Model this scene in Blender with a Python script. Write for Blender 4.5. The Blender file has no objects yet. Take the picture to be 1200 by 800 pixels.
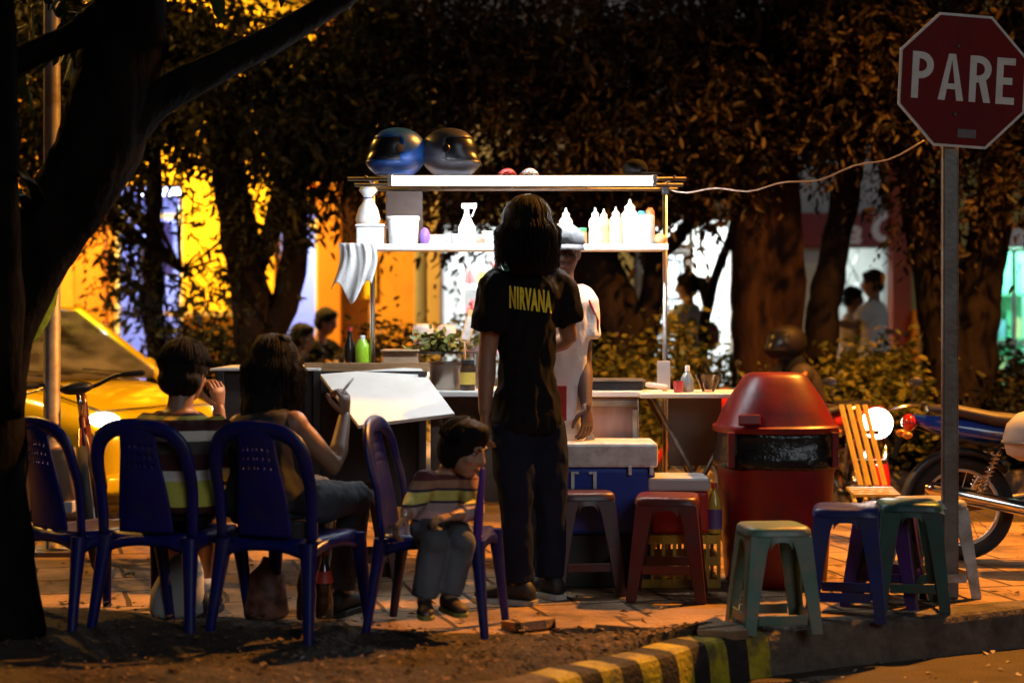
import bpy, bmesh, math, random
import numpy as np
from mathutils import Vector, Matrix, noise
from mathutils.bvhtree import BVHTree
random.seed(7); rng = np.random.default_rng(11)
PI = math.pi
sc = bpy.context.scene
COL = sc.collection
V = Vector
F, HC = 2000.0, 1.23            # focal length in photo pixels, eye height above the pavement

def P(px, py, d):               # measured photo point at a distance -> metres
    return V(((px - 600) / F * d, d, HC - (py - 375) / F * d))
def GD(py): return F * HC / (py - 375)      # distance of a ground point from its row
def G(px, py):
    d = GD(py); return V(((px - 600) / F * d, d, 0))
def lerp(a, b, t): return a + (b - a) * t

# ------------------------------------------------------------------ objects
def tag(o, label=None, cat=None, group=None, kind=None):
    if label: o['label'] = label
    if cat: o['category'] = cat
    if group: o['group'] = group
    if kind: o['kind'] = kind
    return o
def thing(name, label, cat, loc=(0, 0, 0), rz=0, group=None):
    o = bpy.data.objects.new(name, None); COL.objects.link(o)
    o.location = loc; o.rotation_euler = (0, 0, rz); o.empty_display_size = .1
    return tag(o, label, cat, group)
def dup(root, loc, rz=0, label=None, mats=None, rx=None):
    def cp(o, par):
        c = o.copy(); COL.objects.link(c)
        if par is not None: c.parent = par
        if mats and o.type == 'MESH' and o.data.materials and o.data.materials[0].name in mats:
            c.data = o.data.copy(); c.data.materials[0] = mats[o.data.materials[0].name]
        for ch in [x for x in o.children]: cp(ch, c)
        return c
    r = cp(root, None); r.location = loc; r.rotation_euler = (0, 0, rz)
    if rx: r.rotation_euler = rx
    if label: r['label'] = label
    return r

class MB:
    def __init__(s): s.v = []; s.f = []; s.m = []
    def add(s, vs, fs, mi=0):
        b = len(s.v); s.v += [tuple(x) for x in vs]; s.f += [tuple(i + b for i in f) for f in fs]; s.m += [mi] * len(fs); return s
    def box(s, c, size, R=None, mi=0, taper=1.0):
        hx, hy, hz = [q / 2 for q in size]; c = V(c)
        vs = [V((x * hx * (taper if z < 0 else 1), y * hy * (taper if z < 0 else 1), z * hz)) for z in (-1, 1) for y in (-1, 1) for x in (-1, 1)]
        if R is not None: vs = [R @ q for q in vs]
        return s.add([q + c for q in vs], [(0, 2, 3, 1), (4, 5, 7, 6), (0, 1, 5, 4), (2, 6, 7, 3), (0, 4, 6, 2), (1, 3, 7, 5)], mi)
    def bb(s, x0, x1, y0, y1, z0, z1, mi=0):
        return s.box(((x0 + x1) / 2, (y0 + y1) / 2, (z0 + z1) / 2), (x1 - x0, y1 - y0, z1 - z0), None, mi)
    def rings(s, rr, close=True, mi=0):
        n = len(rr[0]); vs = [q for r in rr for q in r]; fs = []
        for i in range(len(rr) - 1):
            for j in range(n):
                a = i * n + j; b = i * n + (j + 1) % n
                fs.append((a, b, b + n, a + n))
        if close:
            fs.append(tuple(range(n - 1, -1, -1))); fs.append(tuple(range((len(rr) - 1) * n, len(rr) * n)))
        return s.add(vs, fs, mi)
    def tube(s, pts, rad, n=8, round_=False, mi=0, flat=None):
        pts = [V(p) for p in pts]
        if not hasattr(rad, '__len__'): rad = [rad] * len(pts)
        rad = list(rad)
        if round_:
            d0 = (pts[0] - pts[1]).normalized(); d1 = (pts[-1] - pts[-2]).normalized(); r0, r1 = rad[0], rad[-1]
            pts = [pts[0] + d0 * r0 * .97, pts[0] + d0 * r0 * .7] + pts + [pts[-1] + d1 * r1 * .7, pts[-1] + d1 * r1 * .97]
            rad = [r0 * .2, r0 * .7] + rad + [r1 * .7, r1 * .2]
        T = []
        for i in range(len(pts)):
            a = pts[max(0, i - 1)]; b = pts[min(len(pts) - 1, i + 1)]; t = (b - a)
            T.append(t.normalized() if t.length > 1e-9 else V((0, 0, 1)))
        u = T[0].cross(V((0, 0, 1)) if abs(T[0].z) < .95 else V((0, 1, 0))).normalized()
        rr = []
        for i, p in enumerate(pts):
            u = (u - T[i] * u.dot(T[i])).normalized(); w = T[i].cross(u)
            fa = flat or (1, 1)
            rr.append([p + (u * math.cos(2 * PI * k / n) * fa[0] + w * math.sin(2 * PI * k / n) * fa[1]) * rad[i] for k in range(n)])
        return s.rings(rr, True, mi)
    def lathe(s, prof, c=(0, 0, 0), n=24, sq=0, mi=0, R=None):
        c = V(c); rr = []
        for r, z in prof:
            ring = []
            for k in range(n):
                a = 2 * PI * k / n; q = 1
                if sq: q = 1 / (abs(math.cos(a)) ** sq + abs(math.sin(a)) ** sq) ** (1 / sq)
                p = V((r * q * math.cos(a), r * q * math.sin(a), z))
                ring.append((R @ p if R else p) + c)
            rr.append(ring)
        return s.rings(rr, True, mi)
    def loft(s, secs, n=20, mi=0, e=2.0):     # secs: (center, u vec, v vec)
        rr = []
        for c, u, w in secs:
            ring = []
            for k in range(n):
                a = 2 * PI * k / n; ca, sa = math.cos(a), math.sin(a)
                if e != 2.0:
                    q = 1 / (abs(ca) ** e + abs(sa) ** e) ** (1 / e); ca *= q; sa *= q
                ring.append(V(c) + V(u) * ca + V(w) * sa)
            rr.append(ring)
        return s.rings(rr, True, mi)
    def ell(s, c, r, R=None, n=14, m=9, mi=0):
        c = V(c); rr = []
        for i in range(m + 1):
            t = PI * (i + .0) / m; t = min(max(t, .06), PI - .06)
            ring = []
            for k in range(n):
                a = 2 * PI * k / n
                p = V((r[0] * math.sin(t) * math.cos(a), r[1] * math.sin(t) * math.sin(a), -r[2] * math.cos(t)))
                ring.append((R @ p if R else p) + c)
            rr.append(ring)
        return s.rings(rr, True, mi)
    def torus(s, c, R0, r, axis='X', n=36, m=8, flat=1.0, mi=0, M=None):
        vs = []; fs = []; c = V(c)
        for i in range(n):
            a = 2 * PI * i / n
            for j in range(m):
                b = 2 * PI * j / m; q = R0 + r * math.cos(b); h = r * flat * math.sin(b)
                p = {'X': V((h, q * math.cos(a), q * math.sin(a))), 'Y': V((q * math.cos(a), h, q * math.sin(a))), 'Z': V((q * math.cos(a), q * math.sin(a), h))}[axis]
                vs.append((M @ p if M else p) + c)
        for i in range(n):
            for j in range(m):
                fs.append((i * m + j, ((i + 1) % n) * m + j, ((i + 1) % n) * m + (j + 1) % m, i * m + (j + 1) % m))
        return s.add(vs, fs, mi)
    def mesh(s, name, off=None):
        me = bpy.data.meshes.new(name)
        vs = s.v if off is None else [(a - off[0], b - off[1], c - off[2]) for a, b, c in s.v]
        me.from_pydata(vs, [], s.f); me.validate()
        bm = bmesh.new(); bm.from_mesh(me); bmesh.ops.recalc_face_normals(bm, faces=bm.faces); bm.to_mesh(me); bm.free()
        return me
    def build(s, name, mat, parent=None, world=False, smooth=True, bevel=0, seg=2, solid=0, sub=0):
        off = parent_off(parent) if (world and parent) else None
        me = s.mesh(name, off)
        for m_ in (mat if isinstance(mat, (list, tuple)) else [mat]): me.materials.append(m_)
        if isinstance(mat, (list, tuple)) and len(s.m) == len(me.polygons): me.polygons.foreach_set('material_index', s.m)
        return link(name, me, parent, smooth, bevel, seg, solid, sub)
def parent_off(p):
    o = V((0, 0, 0))
    while p is not None: o += p.location; p = p.parent
    return o
def link(name, me, parent=None, smooth=True, bevel=0, seg=2, solid=0, sub=0):
    o = bpy.data.objects.new(name, me); COL.objects.link(o)
    if parent: o.parent = parent
    if solid:
        m = o.modifiers.new('solid', 'SOLIDIFY'); m.thickness = solid; m.offset = 0
    if bevel:
        m = o.modifiers.new('bevel', 'BEVEL'); m.width = bevel; m.segments = seg; m.limit_method = 'ANGLE'; m.angle_limit = math.radians(40)
    if sub:
        m = o.modifiers.new('sub', 'SUBSURF'); m.levels = sub; m.render_levels = sub
    if smooth:
        try: me.shade_smooth()
        except Exception: me.polygons.foreach_set('use_smooth', [True] * len(me.polygons))
        if bevel or smooth == 'auto':
            try: me.set_sharp_from_angle(angle=math.radians(45))
            except Exception: pass
    return o
def sel(b, name, mat, parent=None, world=False, **k): return b.build(name, mat, parent, world, **k)

def spline(pts, n=8):
    pts = [V(p) for p in pts]; out = []
    q = [pts[0] * 2 - pts[1]] + pts + [pts[-1] * 2 - pts[-2]]
    for i in range(1, len(q) - 2):
        a, b, c, d = q[i - 1], q[i], q[i + 1], q[i + 2]
        for k in range(n):
            t = k / n
            out.append(.5 * (2 * b + (c - a) * t + (2 * a - 5 * b + 4 * c - d) * t * t + (3 * b - a - 3 * c + d) * t ** 3))
    out.append(pts[-1]); return out
def interp(vals, m):
    n = len(vals); return [lerp(vals[min(int(i / (m - 1) * (n - 1)), n - 2)], vals[min(int(i / (m - 1) * (n - 1)), n - 2) + 1], i / (m - 1) * (n - 1) - min(int(i / (m - 1) * (n - 1)), n - 2)) for i in range(m)]

# ------------------------------------------------------------------ materials
MATS = {}
def mat(name, col, rough=.5, metal=0, var=.15, scale=6, bump=0, bscale=40, spec=.5, coat=0, dirt=None, dscale=3, stretch=None, sheen=0, trans=0, alpha=1):
    if name in MATS: return MATS[name]
    m = bpy.data.materials.new(name); m.use_nodes = True; nt = m.node_tree; N = nt.nodes; L = nt.links
    b = N['Principled BSDF']; tc = N.new('ShaderNodeTexCoord'); src = tc.outputs['Object']
    if stretch:
        mp = N.new('ShaderNodeMapping'); mp.inputs['Scale'].default_value = stretch; L.new(src, mp.inputs[0]); src = mp.outputs[0]
    nz = N.new('ShaderNodeTexNoise'); nz.inputs['Scale'].default_value = scale; nz.inputs['Detail'].default_value = 5; L.new(src, nz.inputs['Vector'])
    rp = N.new('ShaderNodeValToRGB'); e = rp.color_ramp.elements
    c = V(col[:3]); e[0].position = .3; e[1].position = .7
    e[0].color = (*[max(0, x * (1 - var)) for x in c], 1); e[1].color = (*[min(1, x * (1 + var)) for x in c], 1)
    L.new(nz.outputs['Fac'], rp.inputs[0]); out = rp.outputs[0]
    if dirt:
        n2 = N.new('ShaderNodeTexNoise'); n2.inputs['Scale'].default_value = dscale; n2.inputs['Detail'].default_value = 8; n2.inputs['Roughness'].default_value = .65; L.new(src, n2.inputs['Vector'])
        r2 = N.new('ShaderNodeValToRGB'); r2.color_ramp.elements[0].position = .46; r2.color_ramp.elements[1].position = .64; L.new(n2.outputs['Fac'], r2.inputs[0])
        mx = N.new('ShaderNodeMix'); mx.data_type = 'RGBA'; L.new(r2.outputs[0], mx.inputs['Factor']); L.new(out, mx.inputs[6]); mx.inputs[7].default_value = (*dirt, 1); out = mx.outputs[2]
    L.new(out, b.inputs['Base Color'])
    mr = N.new('ShaderNodeMapRange'); mr.inputs['To Min'].default_value = max(.03, rough - .1); mr.inputs['To Max'].default_value = min(1, rough + .12); L.new(nz.outputs['Fac'], mr.inputs['Value']); L.new(mr.outputs[0], b.inputs['Roughness'])
    b.inputs['Metallic'].default_value = metal; b.inputs['Specular IOR Level'].default_value = spec
    if coat: b.inputs['Coat Weight'].default_value = coat; b.inputs['Coat Roughness'].default_value = .08
    if sheen: b.inputs['Sheen Weight'].default_value = sheen
    if trans: b.inputs['Transmission Weight'].default_value = trans
    if bump:
        n3 = N.new('ShaderNodeTexNoise'); n3.inputs['Scale'].default_value = bscale; n3.inputs['Detail'].default_value = 6; L.new(src, n3.inputs['Vector'])
        bp = N.new('ShaderNodeBump'); bp.inputs['Strength'].default_value = bump; bp.inputs['Distance'].default_value = .02; L.new(n3.outputs['Fac'], bp.inputs['Height']); L.new(bp.outputs[0], b.inputs['Normal'])
    MATS[name] = m; return m
def emit(name, col, strength):
    if name in MATS: return MATS[name]
    m = bpy.data.materials.new(name); m.use_nodes = True; b = m.node_tree.nodes['Principled BSDF']
    b.inputs['Base Color'].default_value = (*[.8 * c for c in col], 1); b.inputs['Emission Color'].default_value = (*col, 1); b.inputs['Emission Strength'].default_value = strength
    MATS[name] = m; return m
def zstripes(name, bands, z0, z1, rough=.85):      # woven stripes: bands = [(t, colour)] from hem to collar
    m = mat(name, (.5, .5, .5), rough, var=.1, bump=.15, bscale=90); nt = m.node_tree; N = nt.nodes; L = nt.links; b = N['Principled BSDF']
    tc = N.new('ShaderNodeTexCoord'); sp = N.new('ShaderNodeSeparateXYZ'); L.new(tc.outputs['Object'], sp.inputs[0])
    mr = N.new('ShaderNodeMapRange'); mr.inputs['From Min'].default_value = z0; mr.inputs['From Max'].default_value = z1; L.new(sp.outputs['Z'], mr.inputs['Value'])
    rp = N.new('ShaderNodeValToRGB'); rp.color_ramp.interpolation = 'CONSTANT'; el = rp.color_ramp.elements
    while len(el) < len(bands): el.new(.5)
    for i, (t, c) in enumerate(bands): el[i].position = t; el[i].color = (*c, 1)
    L.new(mr.outputs[0], rp.inputs[0]); L.new(rp.outputs[0], b.inputs['Base Color']); return m
def leafmat(name, c1, c2, tr=.35, rough=.45, lit_specks=None):
    m = bpy.data.materials.new(name); m.use_nodes = True; nt = m.node_tree; N = nt.nodes; L = nt.links
    b = N['Principled BSDF']; tc = N.new('ShaderNodeTexCoord'); nz = N.new('ShaderNodeTexNoise'); nz.inputs['Scale'].default_value = 9; nz.inputs['Detail'].default_value = 4; L.new(tc.outputs['Object'], nz.inputs['Vector'])
    rp = N.new('ShaderNodeValToRGB'); e = rp.color_ramp.elements; e[0].position = .42; e[1].position = .74; e[0].color = (*c1, 1); e[1].color = (*c2, 1); L.new(nz.outputs['Fac'], rp.inputs[0])
    if lit_specks: e2 = e.new(.70); e2.color = (*c2, 1); e[2].position = .80; e[2].color = (*lit_specks, 1); e[1].position = .66; e[1].color = (*c2, 1)  # bright specks painted into the leaf colour as if lamplight caught them
    L.new(rp.outputs[0], b.inputs['Base Color']); b.inputs['Roughness'].default_value = rough + .1; b.inputs['Specular IOR Level'].default_value = .22
    t = N.new('ShaderNodeBsdfTranslucent'); L.new(rp.outputs[0], t.inputs['Color']); mx = N.new('ShaderNodeMixShader'); mx.inputs[0].default_value = tr
    L.new(b.outputs[0], mx.inputs[1]); L.new(t.outputs[0], mx.inputs[2]); L.new(mx.outputs[0], N['Material Output'].inputs['Surface']); MATS[name] = m; return m
def glass(name, col=(.9, .95, .95), rough=.02):
    if name in MATS: return MATS[name]
    m = bpy.data.materials.new(name); m.use_nodes = True; nt = m.node_tree; N = nt.nodes; L = nt.links
    N.remove(N['Principled BSDF']); g = N.new('ShaderNodeBsdfGlossy'); g.inputs['Roughness'].default_value = rough
    t = N.new('ShaderNodeBsdfTransparent'); t.inputs['Color'].default_value = (*col, 1)
    fr = N.new('ShaderNodeFresnel'); fr.inputs[0].default_value = 1.5; mx = N.new('ShaderNodeMixShader')
    L.new(fr.outputs[0], mx.inputs[0]); L.new(t.outputs[0], mx.inputs[1]); L.new(g.outputs[0], mx.inputs[2]); L.new(mx.outputs[0], N['Material Output'].inputs['Surface']); MATS[name] = m; return m

bark = mat('bark', (.012, .008, .006), .9, spec=.06, var=.5, scale=9, bump=1.0, bscale=22, stretch=(1, 1, .3))
leaf_dark = leafmat('leaf_dark', (.008, .011, .005), (.042, .036, .011), .35, lit_specks=(.14, .10, .016))
leaf_warm = leafmat('leaf_warm', (.010, .008, .004), (.052, .029, .009), .4, lit_specks=(.19, .10, .018))
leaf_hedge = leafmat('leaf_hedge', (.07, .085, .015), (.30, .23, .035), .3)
leaf_green = leafmat('leaf_green', (.03, .09, .03), (.07, .16, .05), .3)
leaf_front = leafmat('leaf_front', (.012, .025, .008), (.03, .045, .014), .2)
white_pl = mat('white_plastic', (.75, .75, .73), .4, var=.06, dirt=(.5, .46, .4), dscale=9)
steel = mat('steel', (.55, .55, .55), .32, 1, var=.15, scale=14, bump=.05)
zinc = mat('galvanised', (.17, .16, .145), .5, .75, var=.3, scale=12, bump=.1, dirt=(.16, .12, .09), dscale=4)
alu = mat('aluminium', (.6, .6, .6), .4, .9, var=.1, stretch=(1, 1, .1))
black_pl = mat('black_plastic', (.018, .018, .02), .45, var=.2)
rubber = mat('rubber', (.02, .02, .02), .8, bump=.2)
chrome = mat('chrome', (.75, .72, .66), .12, 1, var=.08)
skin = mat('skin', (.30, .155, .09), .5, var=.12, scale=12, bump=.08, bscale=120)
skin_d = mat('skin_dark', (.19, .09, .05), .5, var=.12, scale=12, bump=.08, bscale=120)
hair_b = mat('hair_black', (.008, .006, .0055), .6, var=.4, scale=40, stretch=(6, 6, .6), bump=.5, bscale=60, spec=.15)
black_cloth = mat('black_cotton', (.009, .0085, .009), .95, var=.15, bump=.2, bscale=90, spec=.1)
denim = mat('denim', (.03, .04, .065), .9, var=.3, bump=.25, bscale=140)
denim_blk = mat('denim_black', (.010, .014, .028), .95, var=.3, bump=.25, bscale=140, spec=.15)
denim_grey = mat('denim_grey', (.12, .13, .15), .9, var=.25, bump=.25, bscale=140)
white_cloth = mat('white_cotton', (.72, .71, .70), .9, var=.05, bump=.2, bscale=80)
# ------------------------------------------------------------------ people
def remesh(mb, voxel, it=3, fac=.5):
    me = mb.mesh('tmp'); o = bpy.data.objects.new('tmp', me); COL.objects.link(o)
    r = o.modifiers.new('r', 'REMESH'); r.mode = 'VOXEL'; r.voxel_size = voxel
    if it: s_ = o.modifiers.new('s', 'SMOOTH'); s_.iterations = it; s_.factor = fac
    dg = bpy.context.evaluated_depsgraph_get(); dg.update()
    m2 = bpy.data.meshes.new_from_object(o.evaluated_get(dg))
    bpy.data.objects.remove(o); bpy.data.meshes.remove(me); return m2
def wrinkle(me, amp, sc_=14, stretch=(1, 1, .5), seed=0.):
    n = len(me.vertices); co = np.empty(n * 3, 'f'); me.vertices.foreach_get('co', co); co = co.reshape(-1, 3)
    nr = np.empty(n * 3, 'f'); me.vertices.foreach_get('normal', nr); nr = nr.reshape(-1, 3)
    for i in range(n):
        p = V((co[i, 0] * stretch[0] * sc_ + seed, co[i, 1] * stretch[1] * sc_, co[i, 2] * stretch[2] * sc_))
        h = 1 - abs(noise.noise(p)) * 2 + .5 * noise.noise(p * 2.3)
        co[i] += nr[i] * amp * h
    me.vertices.foreach_set('co', co.ravel()); me.update()
def attach(name, me, m, root, **k):
    off = parent_off(root); me.transform(Matrix.Translation(-off)); me.name = name; me.materials.clear(); me.materials.append(m)
    return link(name, me, root, True, **k)
def frame_of(f, up=(0, 0, 1)):           # columns: right, forward, up
    f = V(f).normalized(); r = f.cross(V(up)).normalized(); u = r.cross(f)
    return Matrix((r, f, u)).transposed()
def hand(mb, wr, d, palm_n, k=1, curl=.5, spread=.16, thumb=1):
    """palm and five bent fingers; d: wrist->knuckles, palm_n: the way the palm faces, thumb: +-1 side"""
    d = V(d).normalized(); pn = V(palm_n); pn = (pn - d * pn.dot(d)).normalized(); s = d.cross(pn) * thumb
    secs = []
    for t, w, h in ((-.02, .024, .020), (.02, .032, .018), (.06, .042, .016), (.088, .041, .014)):
        secs.append((wr + d * t * k, s * w * k, pn * h * k))
    mb.loft(secs, 12)
    for i, (o, ln) in enumerate(((-.031, .062), (-.0105, .078), (.0105, .084), (.031, .074))):
        p = wr + d * .082 * k + s * o * k; a = curl * .7; dr = (d + s * o * 8 * spread).normalized(); pts = [p - dr * .02 * k, p]; rad = [.009 * k, .0092 * k]
        for j, fr in enumerate((.45, .32, .25)):
            q = (dr * math.cos(a) + pn * math.sin(a)); p = p + q * ln * fr * k; pts.append(p); rad.append((.0088, .0078, .0066)[j] * k); a += curl * (1.0, .8, .5)[j]
        mb.tube(pts, rad, 8, True)
    b = wr + d * .02 * k + s * .026 * k; q = (d * .62 + s * .62 + pn * .45).normalized()
    pts = [wr + d * .008 * k + s * .012 * k, b, b + q * .036 * k, b + (q + d * .25).normalized() * .06 * k + pn * .01 * k * curl, b + (q + d * .6).normalized() * .083 * k + pn * .02 * k * curl]
    mb.tube(pts, [.013 * k, .0135 * k, .0115 * k, .010 * k, .0078 * k], 8, True)
def head_prims(mb, c, R, k):
    A = lambda p: c + R @ (V(p) * k)
    S = lambda r: [q * k for q in r]
    mb.ell(A((0, -.012, .032)), S((.073, .094, .084)), R, 18, 12)
    mb.ell(A((0, .022, -.03)), S((.062, .068, .082)), R, 18, 12)
    mb.ell(A((0, .042, -.085)), S((.036, .038, .028)), R)            # chin
    for s in (-1, 1):
        mb.ell(A((s * .040, .058, -.022)), S((.022, .024, .020)), R)   # cheeks
        mb.ell(A((s * .030, .076, .034)), S((.025, .012, .010)), R)    # brow
        mb.ell(A((s * .074, -.004, -.006)), S((.010, .021, .033)), R)  # ears
        mb.ell(A((s * .013, .092, -.022)), S((.010, .010, .009)), R)   # nostril wings
    mb.tube([A((0, .082, .03)), A((0, .094, .006)), A((0, .106, -.018))], [.010 * k, .011 * k, .0135 * k], 8, True)
    mb.ell(A((0, .083, -.051)), S((.024, .012, .0065)), R); mb.ell(A((0, .081, -.063)), S((.021, .012, .007)), R)  # lips
def face_parts(c, R, k, root, iris=(.03, .015, .008)):
    A = lambda p: c + R @ (V(p) * k)
    ew = mat('eye_white', (.34, .31, .28), .25, var=.03); ir = mat('iris', iris, .15, var=.1); lip = mat('lips', (.24, .075, .06), .45, var=.1)
    for s in (-1, 1):
        m = MB(); m.ell(A((s * .031, .0700, .012)), [.0135 * k, .0115 * k, .0070 * k], R, 12, 8); m.ell(A((s * .031, .0765, .012)), [.0062 * k, .0060 * k, .0066 * k], R, 10, 6, 1)
        m.build('eye', [ew, ir], root, True)
        m = MB(); m.tube([A((s * .014, .089, .032)), A((s * .030, .0885, .038)), A((s * .048, .078, .034))], [.0032 * k, .0042 * k, .002 * k], 6, True); m.build('eyebrow', hair_b, root, True)
    m = MB(); m.ell(A((0, .0875, -.057)), [.022 * k, .009 * k, .0068 * k], R, 12, 6); m.build('mouth', lip, root, True)
def hair_strands(mb, c, R, k, n, drop, face=.9, r=(.084, .104, .104), back=-.018, w=.0035, spread=1.0, seed=1):
    rr = random.Random(seed)
    for i in range(n):
        th = rr.uniform(-PI, PI)
        if abs(th) < face: continue                       # th = 0 is the face
        L = drop * rr.uniform(.72, 1.04) * (1 if abs(th) > face + .25 else .85); ph0 = rr.uniform(.05, .9)
        pts = []; d = V((math.sin(th), math.cos(th), 0)); j1 = rr.uniform(-.25, .25); j2 = rr.uniform(.97, 1.075)
        for q in range(5):
            ph = lerp(ph0, PI / 2, q / 4); e = d.copy(); a2 = th + j1 * q / 4 * .4
            pts.append(c + R @ (V((math.sin(a2) * math.sin(ph) * r[0], math.cos(a2) * math.sin(ph) * r[1] + back, math.cos(ph) * r[2] + .03)) * k * j2))
        base = pts[-1]; out = (R @ V((math.sin(th + j1 * .4), math.cos(th + j1 * .4), 0)))
        if drop > 0:
            for q in range(1, 6):
                t = q / 5; pts.append(base + V((0, 0, -1)) * L * t + out * (spread * .02 * math.sin(t * 3.0 + j1 * 6) - .012 * t * t * k) + V((rr.uniform(-1, 1), rr.uniform(-1, 1), 0)) * .007)
        m_ = len(pts); mb.tube(pts, [w * (1 - .8 * (q / (m_ - 1)) ** 2) * rr.uniform(.8, 1.2) for q in range(m_)], 5)

def body_axes(J):
    sd = (J['sR'] - J['sL']); hd = (J['hR'] - J['hL']); up = (J['nk'] - J['pv']).normalized()
    sd_n = (sd - up * sd.dot(up)).normalized(); hd_n = (hd - up * hd.dot(up)).normalized()
    return up, hd_n, sd_n, sd.length / 2, hd.length / 2
def torso(mb, J, k, infl=0, t0=-.12, t1=1.0, flare=0, belly=0):
    up, hd, sd, wS, wH = body_axes(J); ln = (J['nk'] - J['pv'])
    prof = [(-.25, wH + .045 * k, .085 * k), (-.14, wH + .055 * k, .095 * k), (0, wH + .075 * k, .118 * k), (.15, wH + .068 * k, .112 * k), (.34, wH + .048 * k, .100 * k), (.55, lerp(wH + .05 * k, wS * .95, .6), .108 * k), (.75, wS * .97, .112 * k), (.88, wS * .88, .092 * k), (.95, wS * .60, .075 * k), (1.02, .062 * k, .06 * k)]
    secs = []; ts = sorted(set([t0] + [p[0] for p in prof if t0 < p[0] < t1] + [t1]))
    for t in ts:
        for a, b in zip(prof, prof[1:]):
            if a[0] <= t <= b[0] + 1e-6: q = (t - a[0]) / (b[0] - a[0]); rx = lerp(a[1], b[1], q); ry = lerp(a[2], b[2], q); break
        s = hd.lerp(sd, min(max(t, 0), 1)).normalized(); f = up.cross(s)
        if t > .8: f = f * 1
        sl = J.get('slim', 1) if t < .8 else 1; rx *= sl; ry *= sl
        i2 = infl * (1 if t < .9 else .5) + flare * max(0, .35 - t)
        cv = J['pv'] + ln * t + f * (J.get('bow', 0) * math.sin(min(max(t, 0), 1) * PI)) + f * belly * math.sin(min(max(t, 0), 1) * PI) * .5
        secs.append((cv, s * (rx + i2), f * (ry + i2 + belly * .5)))
    mb.loft(secs, 22, e=2.3)
def limb(mb, a, b, c, r, rf=1.0, up=None):
    m1 = a.lerp(b, .35); m2 = b.lerp(c, .3)
    mb.tube([a, m1, b, m2, c], [r[0] * rf, r[0] * .98 * rf, r[1] * rf, r[1] * 1.06 * rf, r[2] * rf], 12, True)
def person(name, label, J, k=1.0, voxel=.010, skin_m=None, group=None, hands=('L', 'R'), curl=.5, face=True, ground=0, palm=None):
    """one continuous body; returns its root. J: joints in metres"""
    root = thing(name, label, 'person', (J['pv'].x, J['pv'].y, ground), 0, group)
    mb = MB(); torso(mb, J, k)
    up, hd, sd, wS, wH = body_axes(J); fw = up.cross(sd)
    R = J['R']; c = J['hd']
    mb.tube([J['nk'] - up * .05 * k, J['nk'] + up * .02 * k, c + R @ V((0, -.02, -.055)) * k], [.066 * k, .054 * k, .052 * k], 12, True)
    head_prims(mb, c, R, J.get('hk', k))
    for s in 'LR':
        mb.ell(J['s' + s], [.058 * k] * 3)
        limb(mb, J['s' + s], J['e' + s], J['w' + s], (.050 * k, .040 * k, .027 * k))
        limb(mb, J['h' + s], J['k' + s], J['a' + s], (.088 * k, .058 * k, .038 * k))
        mb.tube([J['a' + s], J['a' + s].lerp(J['t' + s], .5) + V((0, 0, -.02 * k)), J['t' + s]], [.040 * k, .036 * k, .026 * k], 10, True)
    me = remesh(mb, voxel, 3, .5)
    hb = MB()
    for s in hands:
        d = J.get('d' + s) or (J['w' + s] - J['e' + s]); pn = (palm or {}).get(s) or fw
        hand(hb, V(J['w' + s]), d, pn, k, curl, thumb=(1 if s == 'R' else -1))
    if hands:
        m2 = hb.mesh('h'); bm = bmesh.new(); bm.from_mesh(me); bm.from_mesh(m2); bm.to_mesh(me); bm.free()
    attach('body', me, skin_m or skin, root)
    root['k'] = k
    if face: face_parts(c, R, J.get('hk', k), root)
    return root
def garment(root, name, m, fn, voxel=.011, wr=.006, scl=16, it=3, stretch=(1, 1, .5), seed=0.):
    mb = MB(); fn(mb); me = remesh(mb, voxel, it, .5)
    if wr: wrinkle(me, wr, scl, stretch, seed)
    return attach(name, me, m, root)
def shirt(root, J, k, m, sleeve=.6, name='shirt', t0=-.1, infl=.016, flare=.05, belly=0, vox=.011, wr=.006, sr=(.078, .084), neck=.98):
    def fn(mb):
        torso(mb, J, k, infl * k, t0, neck, flare * k, belly)
        for s in 'LR':
            a, b = J['s' + s], J['e' + s]
            if sleeve: mb.ell(a, [.066 * k] * 3)
            if sleeve:
                if sleeve <= 1:
                    e = a.lerp(b, sleeve); mb.tube([a, a.lerp(e, .5), e], [sr[0] * k, .5 * (sr[0] + sr[1]) * k, sr[1] * k], 14)
                else:
                    e = b.lerp(J['w' + s], sleeve - 1); mb.tube([a, a.lerp(b, .5), b, e], [sr[0] * k, .068 * k, .062 * k, .048 * k], 14)
    return garment(root, name, m, fn, vox, wr, seed=J['pv'].x * 7)
def trousers(root, J, k, m, leg=.96, r=(.108, .082, .072), name='trousers', vox=.011, wr=.006):
    def fn(mb):
        torso(mb, J, k, .010 * k, -.16, .12)
        for s in 'LR':
            h, kn, an = J['h' + s], J['k' + s], J['a' + s]; e = kn.lerp(an, leg)
            mb.tube([h, h.lerp(kn, .5), kn, kn.lerp(e, .4), e], [r[0] * k, .094 * k, r[1] * k, r[1] * .98 * k, r[2] * k], 14, False); mb.ell(h, [r[0] * k] * 3); mb.ell(kn, [r[1] * k] * 3)
    return garment(root, name, m, fn, vox, wr, 18, seed=J['pv'].x * 3)
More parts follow.
